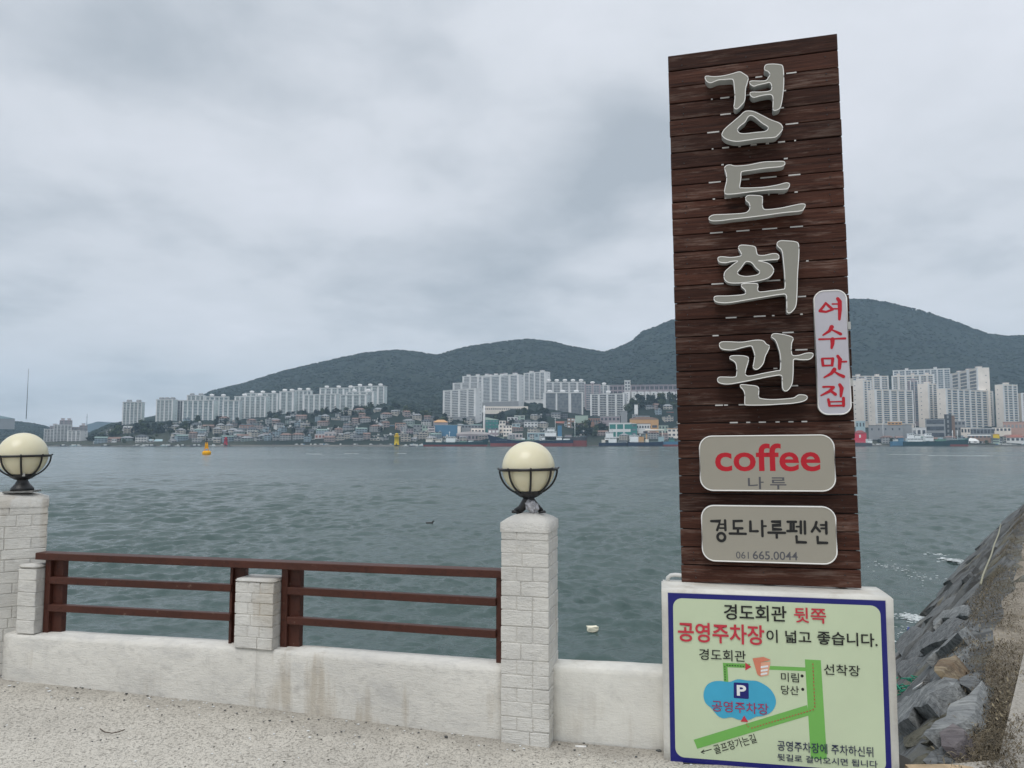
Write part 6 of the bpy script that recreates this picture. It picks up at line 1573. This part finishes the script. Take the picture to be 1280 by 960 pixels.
TZ = [(145, 232, 534, 548, 1085, 40, 1.3, 'leafy tree on the wooded slope of the far left shore'), (112, 150, 546, 553, 1060, 13, 1.2, 'leafy tree behind the low sheds at far left'), (228, 300, 528, 540, 1130, 12, 1.0, 'tree at the foot of the leftmost wide apartment blocks'),
      (335, 480, 518, 527, 1145, 38, 1.0, 'tree in the dark belt under the left apartment blocks'), (232, 480, 530, 552, 1075, 28, .9, 'tree between the hillside houses of the left town'), (480, 560, 510, 530, 1150, 24, 1.1, 'tree on the grassy slope between the left and middle apartment groups'),
      (604, 690, 515, 534, 1110, 30, 1.1, 'tree on the bank below the dense white facade'), (555, 604, 527, 530, 1130, 10, .8, 'tree at the foot of the lowest left slab of the middle group'), (716, 762, 535, 546, 1062, 24, 1.25, 'round green tree left of the teal glass building'), (784, 850, 506, 520, 1140, 38, 1.25, 'tree of the grove under the white gables'),
      (858, 1056, 520, 545, 1090, 12, 1.3, 'tree on the bank hidden behind the plank board'), (1128, 1157, 528, 536, 1085, 12, 1.1, 'green tree behind the white boats'), (1212, 1232, 532, 538, 1075, 8, 1.0, 'tree behind the white canopy'), (1090, 1125, 546, 552, 1035, 10, .8, 'shrubby tree in front of the long grey warehouse'), (1222, 1282, 540, 553, 1030, 10, .7, 'small tree among the shops on the right quay'), (150, 240, 548, 553, 1040, 10, .7, 'low tree near the far left quay')]
for (ua, ub, va, vb, D, n_, s_, lb) in TZ:
    for k in range(n_):
        u = rh.uniform(ua, ub); Dd = D + rh.uniform(-25, 25)
        v = rh.uniform(va, vb); v = max(v, terr_v(u, Dd) - 1.5) if lb.startswith('leafy') or True else v
        v = terr_v(u, Dd) + .6
        tree(u, v, Dd, s_ * rh.uniform(.7, 1.25), lb, lb.replace('tree', 'trees', 1))
# vertical works: chimney, masts, beacons
def mast(u, v0, v1, D, r, m, name, label, cat, arms=()):
    x = (u - 640) / F * D; zb = zof(v1, D); H = zof(v0, D) - zb; root = empty(name, (x, D, zb), 0, label, cat)
    mb = MB(); mb.tube([(0, 0, 0), (0, 0, H * .6), (0, 0, H)], [r, r * .85, r * .6], m, 8); mb.build('pole', root)
    for (t, L_) in arms: mb = MB(); mb.tube([(-L_, 0, H * t), (L_, 0, H * t)], r * .5, m, 6); mb.build('arm', root)
    return root
mast(605.3, 507, 546, 1060, 1.7, A_WHITE, 'chimney', 'tall pale grey chimney beside the teal glass building', 'chimney')
mast(623.6, 531, 545, 1020, .6, A_TENT, 'mast', 'thin white post in front of the cream tenement', 'mast')
mast(1064, 365.5, 374, 2100, 1.2, A_GREY, 'antenna_mast', 'thin radio mast on the mountain top beside the board', 'antenna', ((.5, 3),))
mast(33, 461, 524, 1500, .75, A_GREY, 'guyed_mast', 'very tall thin faint mast above the far left hill', 'antenna')
mast(109, 517, 540, 3200, 1.6, A_GREY, 'bridge_pylon', 'faint distant pylon above the pale island', 'pylon', ((.8, 5),))
mast(1103, 528, 552, 1030, .35, A_TENT, 'lamp_mast', 'tall thin lamp mast before the long grey warehouse', 'mast'); mast(1143.5, 529, 541, 1030, .35, A_TENT, 'lamp_mast', 'thin lamp mast behind the two white boats', 'mast', ((.55, 1.2),))
# breakwater with the two beacons
D = 985; mb = MB(); xa, xb = (285 - 640) / F * D, (506 - 640) / F * D
mb.prism([(0, -6), (9, -6), (7.5, -1.6), (1.5, -1.6)], xa, xb, M_quay, Matrix(((0, 0, 1, 0), (1, 0, 0, D), (0, 1, 0, 0), (0, 0, 0, 1))))
tag(mb.build('breakwater'), 'low straight concrete breakwater in front of the hillside town', None, None, 'structure')
mb = MB(); xa, xb = (274 - 640) / F * D, (289 - 640) / F * D
mb.prism([(0, -6), (9, -6), (7.5, -1.6), (1.5, -1.6)], xa, xb, M_quay, Matrix(((0, 0, 1, 0), (1, 0, 0, D - 8), (0, 1, 0, 0), (0, 0, 0, 1))))
tag(mb.build('breakwater'), 'short breakwater head under the red beacon', None, None, 'structure')
def beacon(u, vt, vb, D, r, m, label):
    x = (u - 640) / F * D; zb = zof(vb, D); H = zof(vt, D) - zb; root = empty('lighthouse_beacon', (x, D, zb), 0, label, 'lighthouse')
    mb = MB(); mb.lathe([(r * 1.1, 0), (r, .6), (r * .96, H * .70), (r * 1.15, H * .71), (r * 1.15, H * .75)], m, 14); mb.build('tower', root)
    mb = MB(); mb.lathe([(r * .72, H * .75), (r * .72, H * .92), (r * .8, H * .93), (.3, H)], m, 10); mb.build('lantern', root)
    mb = MB(); mb.box(-.7, -r * 1.12, 0, .7, -r * .9, 2.2, A_DARK); mb.build('door', root)
    mb = MB(); 
    for k in range(10): a = 2 * math.pi * k / 10; mb.tube([(r * 1.1 * math.cos(a), r * 1.1 * math.sin(a), H * .73), (r * 1.1 * math.cos(a), r * 1.1 * math.sin(a), H * .80)], .07, m, 4)
    mb.build('balcony_rail', root)
beacon(496.3, 541.5, 556.3, 986, 3.1, A_YEL, 'yellow lighthouse beacon on the end of the breakwater')
beacon(283.2, 546.5, 556.3, 978, 2.1, A_BRED, 'red lighthouse beacon on the short breakwater head')
# buoy
p = atz(258.3, 568.2, Z_SEA); by = empty('navigation_buoy', (p.x, p.y, Z_SEA), .3, 'yellow navigation buoy floating in the strait on the left', 'buoy'); by.rotation_euler = (R(1), R(-2), .3)
mb = MB(); mb.lathe([(1.15, -.5), (1.35, .2), (1.4, .75), (1.1, 1.15), (.5, 1.25)], A_BUOY, 20); mb.build('float', by)
for k in range(4):
    a = R(45 + 90 * k); mb = MB(); mb.tube([(.85 * math.cos(a), .85 * math.sin(a), 1.1), (.38 * math.cos(a), .38 * math.sin(a), 4.0)], .075, A_BUOY, 6); mb.build('leg', by)
mb = MB()
for z, r in ((2.0, .7), (3.0, .54), (3.9, .42)): mb.tube([(r * math.cos(R(45 + 90 * k)), r * math.sin(R(45 + 90 * k)), z) for k in range(4)], .06, A_BUOY, 6, closed=True)
mb.build('brace', by); mb = MB(); mb.box(-.35, -.35, 2.0, .35, .35, 3.6, A_BUOY); mb.build('battery_box', by)
mb = MB(); mb.lathe([(.3, 4.0), (.34, 4.4), (.14, 4.6), (.14, 4.9)], A_DARK, 10); mb.build('lantern', by)
mb = MB(); mb.tube([(-.3, 0, 4.9), (.3, 0, 5.4)], .08, A_DARK, 6); mb.tube([(.3, 0, 4.9), (-.3, 0, 5.4)], .08, A_DARK, 6); mb.build('topmark', by)

# =================================================================== SHIPS
def hull_mesh(L, W, hb, hm, hs, mt, mbot, zboot, bow=1, draft=1.0):
    """bow=1 points to +x; heights above water at bow, midships, stern"""
    mb = MB(); N = 16; st = []
    for i in range(N + 1):
        t = i / N; half = W / 2 * (min(1, .72 + t * 2.2) if t < .2 else (1 if t < .7 else max(.03, 1 - ((t - .7) / .3) ** 2)))
        top = hm + (hb - hm) * max(0, (t - .62) / .38) ** 1.8 + (hs - hm) * max(0, (.22 - t) / .22) ** .5
        fl_ = L * .035 * max(0, (t - .8) / .2)
        st.append((t * L, half, top, fl_))
    for a, b in zip(st[:-1], st[1:]):
        for sgn in (-1, 1):
            for (z0a, z1a, z0b, z1b, m, w0, w1) in ((-draft, zboot, -draft, zboot, mbot, .86, .95), (zboot, a[2], zboot, b[2], mt, .95, 1.0)):
                fa, fb = a[3], b[3]
                mb.add([(a[0] - L / 2 + (0 if m is mbot else 0) + fa * 0, sgn * a[1] * w0, z0a), (b[0] - L / 2, sgn * b[1] * w0, z0b), (b[0] - L / 2 + (fb if m is mt else 0), sgn * b[1] * w1, z1b), (a[0] - L / 2 + (fa if m is mt else 0), sgn * a[1] * w1, z1a)], [(0, 1, 2, 3)], m)
        mb.add([(a[0] - L / 2 + a[3], -a[1], a[2] - .5), (b[0] - L / 2 + b[3], -b[1], b[2] - .5), (b[0] - L / 2 + b[3], b[1], b[2] - .5), (a[0] - L / 2 + a[3], a[1], a[2] - .5)], [(0, 1, 2, 3)], A_DECKG)
    a = st[0]; mb.add([(-L / 2, -a[1], -draft), (-L / 2, a[1], -draft), (-L / 2, a[1], a[2]), (-L / 2, -a[1], a[2])], [(0, 1, 2, 3)], mt)
    if bow < 0: mb.v = [(-x, y, z) for x, y, z in mb.v]
    return mb
def ship(name, u0, u1, D, bow, hb, hm, hs, mt, mbot, zboot, label, cat='ship', W=None, house=(), masts=(), funnel=None, extra=()):
    m = D / F; L = (u1 - u0) * m; xc = ((u0 + u1) / 2 - 640) * m; W = W or L * .16
    root = empty(name, (xc, D, Z_SEA), 0, label, cat)
    h = (lambda px: px * m)
    hull_mesh(L * .98, W, h(hb), h(hm), h(hs), mt, mbot, h(zboot), bow).build('hull', root)
    X = lambda u: (u - (u0 + u1) / 2) * m
    for (a, b, z0, z1, mat, win) in house:
        mb = MB(); mb.box(X(a), -W * .32, h(z0), X(b), W * .32, h(z1), mat); mb.box(X(a) - .3, -W * .35, h(z1), X(b) + .3, W * .35, h(z1) + .25, mat); o = mb.build('cabin', root)
        if win:
            mb = MB(); n_ = max(2, int((b - a) / 1.6)); w_ = (X(b) - X(a)) / n_
            for k in range(n_): mb.box(X(a) + w_ * (k + .2), -W * .32 - .08, h(z1) - min(1.5, h(z1 - z0) * .5) - .3, X(a) + w_ * (k + .8), -W * .32 - .01, h(z1) - .5, W_DARK)
            tag(mb.build('window', o), kind='stuff')
    for (u, z0, z1, r, mat) in masts:
        mb = MB(); mb.tube([(X(u), 0, h(z0)), (X(u), 0, h(z1))], [r, r * .6], mat, 6); mb.tube([(X(u) - 1.2, 0, h(z0 + (z1 - z0) * .8)), (X(u) + 1.2, 0, h(z0 + (z1 - z0) * .8))], r * .4, mat, 5); mb.build('mast', root)
    if funnel:
        a, b, z0, z1, mat = funnel; mb = MB(); mb.box(X(a), -W * .15, h(z0), X(b), W * .15, h(z1), mat); mb.box(X(a) - .2, -W * .17, h(z1 - 1), X(b) + .2, W * .17, h(z1) + .3, A_DARK); mb.build('funnel', root)
    for (a, b, z0, z1, mat) in extra:
        mb = MB(); mb.box(X(a), -W * .25, h(z0), X(b), W * .25, h(z1), mat); mb.build('deck_gear', root)
    # bulwark rail along the deck
    mb = MB(); N = max(4, int((u1 - u0) / 2.2))
    for k in range(N + 1):
        x = -L * .42 + L * .84 * k / N; mb.tube([(x, -W * .44, h(hm) - .3), (x, -W * .44, h(hm) + 1.0)], .07, A_LBLUE, 4)
    mb.tube([(-L * .42, -W * .44, h(hm) + 1.0), (L * .42, -W * .44, h(hm) + 1.0)], .07, A_LBLUE, 4); mb.build('handrail', root)
    return root
ship('cargo_ship', 529, 610, 982, 1, 10.2, 5.2, 5.5, A_HGREEN, A_BOOT, 2.2, 'dark green cargo ship with low red waterline, left of the middle pillar lamp',
     house=((558, 569, 5, 12, S_WHITE, True), (533, 541, 5, 10.5, A_CREAM, True), (545, 552, 5, 9, A_CREAM, True)), masts=((562, 12, 19, .3, S_WHITE), (537, 10, 15, .25, S_WHITE)), extra=((575, 583, 5, 6.5, A_DECKG), (586, 592, 5, 7, S_WHITE), (543, 545, 5, 8, A_DARK)))
ship('cargo_ship', 612, 717, 980, -1, 14.8, 7.0, 8.4, A_NAVY, A_BOOT, 4.0, 'large navy and red cargo ship with white bridge and blue funnel behind the lamp', W=13,
     house=((681, 695, 8, 19, S_WHITE, True), (677, 702, 8, 12.5, S_WHITE, True), (684, 693, 19, 23, S_WHITE, True)), masts=((694, 20, 37, .3, S_WHITE), (634, 9, 16, .25, A_LGREEN)), funnel=(697, 702, 12, 27, A_BLUE),
     extra=((625, 630, 9, 11, A_LGREEN), (637, 668, 7.5, 8.6, A_DECKG), (652, 656, 8, 10.5, S_WHITE), (704, 712, 8, 9.6, S_WHITE)))
ship('cargo_ship', 700, 733.5, 990, 1, 14.0, 11.5, 11.5, A_DARK, A_BOOT, 7.4, 'black ship with a high rust red waterline, bow showing behind the large navy ship', W=11,
     masts=((718.5, 12, 34, .45, S_WHITE),), house=((706, 714, 11, 14, A_MAUVE, False),))
ship('work_barge', 748, 786, 984, 1, 6.0, 4.6, 4.6, A_NAVY, A_DARK, 1.0, 'dark blue workboat with a tall white wheelhouse in front of the teal glass building', 'barge', 9,
     house=((756, 770, 4.5, 11, S_WHITE, True), (757, 766, 11, 18, S_WHITE, True), (752, 760, 4.5, 8, A_CREAM, False), (773, 783, 4.5, 7.5, A_GREY, True)), masts=((765, 18, 23, .2, A_GREY),))
ship('work_barge', 784, 828, 980, 1, 6.4, 5.2, 5.2, A_NAVY, A_DARK, 1.0, 'dark dredging barge with a white cabin and a pale lattice arm', 'barge', 11,
     house=((787, 797, 5, 14, S_WHITE, True),), extra=((797, 804, 5, 12, A_ORANGE), (786, 796, 3, 5, S_WHITE), (799, 803, 3, 4.8, S_WHITE), (806, 810, 5, 9, A_CREAM)))
ship('work_barge', 824, 856, 986, 1, 8.0, 6.0, 5.0, A_BLUE, A_BOOT, 2.4, 'blue and rust red boat passing behind the left edge of the board', 'barge', 9, house=((822.5, 829, 5, 12, A_LBLUE, False), (836, 842, 5, 10, A_TEAL, True)))
cr = empty('harbour_crane', ((815 - 640) / F * 1000, 1000, zof(551, 1000)), 0, 'harbour crane with a long pale yellow arm above the barges', 'crane')
mb = MB(); mm = 1000 / F; mb.tube([(-9 * mm, 0, 13 * mm), (15 * mm, 0, 13.3 * mm)], [1.6, .9], A_CREAM, 6); mb.build('arm', cr)
mb = MB(); mb.box(-8 * mm, -1, 0, -6.5 * mm, 1, 13 * mm, A_ORANGE); mb.box(-11 * mm, -1.5, 9 * mm, -6 * mm, 1.5, 12 * mm, A_DARK); mb.build('tower', cr)
mb = MB(); mb.box(12.5 * mm, -.5, 0, 13.3 * mm, .5, 13 * mm, A_CREAM); mb.build('leg', cr)
ship('tugboat', 1062, 1088, 982, -1, 5.5, 4.6, 4.0, A_DARK, A_DARK, .8, 'small black tug with a white cabin at its right end, beside the board', 'tugboat', 8, house=((1082, 1088, 3.8, 9, S_WHITE, True),))
ship('fishing_boat', 1112, 1142, 984, 1, 7.5, 6.5, 6.0, A_BLUE, A_DARK, 1.0, 'teal blue fishing boat with a tiny white locker, left of the two white wheelhouses', 'boat', 8, house=((1116, 1120, 6.5, 8.5, Wt, False), (1122, 1127, 6, 10, A_BLUE, False)))
ship('fishing_boat', 1127, 1160, 980, 1, 7.5, 6.0, 6.0, A_HGREEN, A_DARK, 1.0, 'dark green boat with a large stepped white superstructure', 'boat', 9, house=((1132, 1151, 6, 10, S_WHITE, True), (1134, 1140, 10, 16, S_WHITE, True), (1141, 1148, 10, 15, S_WHITE, True)), masts=((1141.5, 15, 21, .3, S_WHITE),))
ship('fishing_boat', 1150, 1186, 982, 1, 7.8, 6.5, 6.0, A_HGREEN, A_DARK, 1.0, 'dark green boat with a small white wheelhouse in front of the dark modern building', 'boat', 9, house=((1154, 1164, 6, 12.5, S_WHITE, True), (1156, 1162, 12.5, 16, S_WHITE, True)), extra=((1168, 1180, 6, 9, A_DECKG), (1172, 1176, 9, 11, A_LBLUE)))
ship('fishing_boat', 1178, 1209, 986, 1, 11.5, 8.0, 7.0, A_HGREEN, A_BOOT, 2.5, 'dark boat with two white posts and raised bow, right end of the moored row', 'boat', 9, masts=((1189.5, 8, 20, .4, S_WHITE), (1195.5, 8, 20, .4, S_WHITE)), house=((1180, 1188, 8, 11, A_GREY, False),))
# small craft and parked cars as pale dots along the left shore
rb = random.Random(31)
for k in range(34):
    u = rb.choice([rb.uniform(58, 215), rb.uniform(150, 280), rb.uniform(505, 530)]); D = rb.uniform(984, 994); L = rb.uniform(6, 11); mcol = rb.choice([Wt, Wt, A_DARK, A_LBLUE, A_NAVY])
    root = empty('small_boat', ((u - 640) / F * D, D, Z_SEA), rb.uniform(-.4, .4), 'small moored boat in the line of craft along the far left shore' if u < 300 else 'small moored boat right of the yellow beacon', 'boat', 'small boats moored along the far shore')
    hull_mesh(L, 2.4, 1.7, 1.1, 1.1, mcol, A_DARK, .3, rb.choice((-1, 1)), .4).build('hull', root)
    mb = MB(); mb.box(-L * .2, -.8, .8, L * .1, .8, 2.6, Wt); mb.box(-L * .22, -.9, 2.6, L * .12, .9, 2.75, Wt); mb.build('cabin', root)
def car_mesh(m):
    mb = MB(); mb.prism([(-2.1, .35), (2.1, .35), (2.15, .8), (1.3, .95), (.7, 1.45), (-1.0, 1.45), (-1.7, .95), (-2.15, .85)], -.85, .85, m, axis='y')
    for x in (-1.3, 1.3): mb.lathe([(.33, -.9), (.33, .9)], A_DARK, 10, M=Matrix.Translation((x, 0, .33)) @ Matrix.Rotation(R(90), 4, 'X'))
    return mb.mesh('car')
CM = [car_mesh(m) for m in (Wt, A_TENT, A_GREY, A_DARK, A_BLUE, A_WHITE)]
for k in range(60):
    z_ = rb.choice([(340, 492), (340, 492), (507, 529), (1084, 1110), (1240, 1285)]); u = rb.uniform(*z_); D = 989 if u < 495 else rb.uniform(1006, 1012)
    o = link('parked_car', CM[rb.randrange(6)], None, ((u - 640) / F * D, D, -1.6 if D < 1000 else -1.66), rb.uniform(-.2, .2) + (0 if rb.random() < .6 else math.pi / 2))
    tag(o, 'parked car on the %s' % ('breakwater left of the yellow beacon' if u < 495 else 'quay right of the yellow beacon' if u < 600 else 'quay beside the board' if u < 1150 else 'right quay'), 'car', 'cars parked along the far shore')

# =================================================================== HAZE
hz = bpy.data.materials.new('haze'); hz.use_nodes = True; hn = hz.node_tree.nodes; hl = hz.node_tree.links; hn.clear()
ho = hn.new('ShaderNodeOutputMaterial'); hv = hn.new('ShaderNodeVolumePrincipled')
hv.inputs['Color'].default_value = (.61, .815, 1.0, 1); hv.inputs['Density'].default_value = .00014; hv.inputs['Anisotropy'].default_value = 0.0
hl.new(hv.outputs[0], ho.inputs['Volume'])
mb = MB(); mb.box(-5200, -1200, -7.5, 5200, 5300, 440, hz)
hzo = mb.build('haze'); tag(hzo, 'thin blue grey sea haze over the strait', 'haze', None, 'stuff')
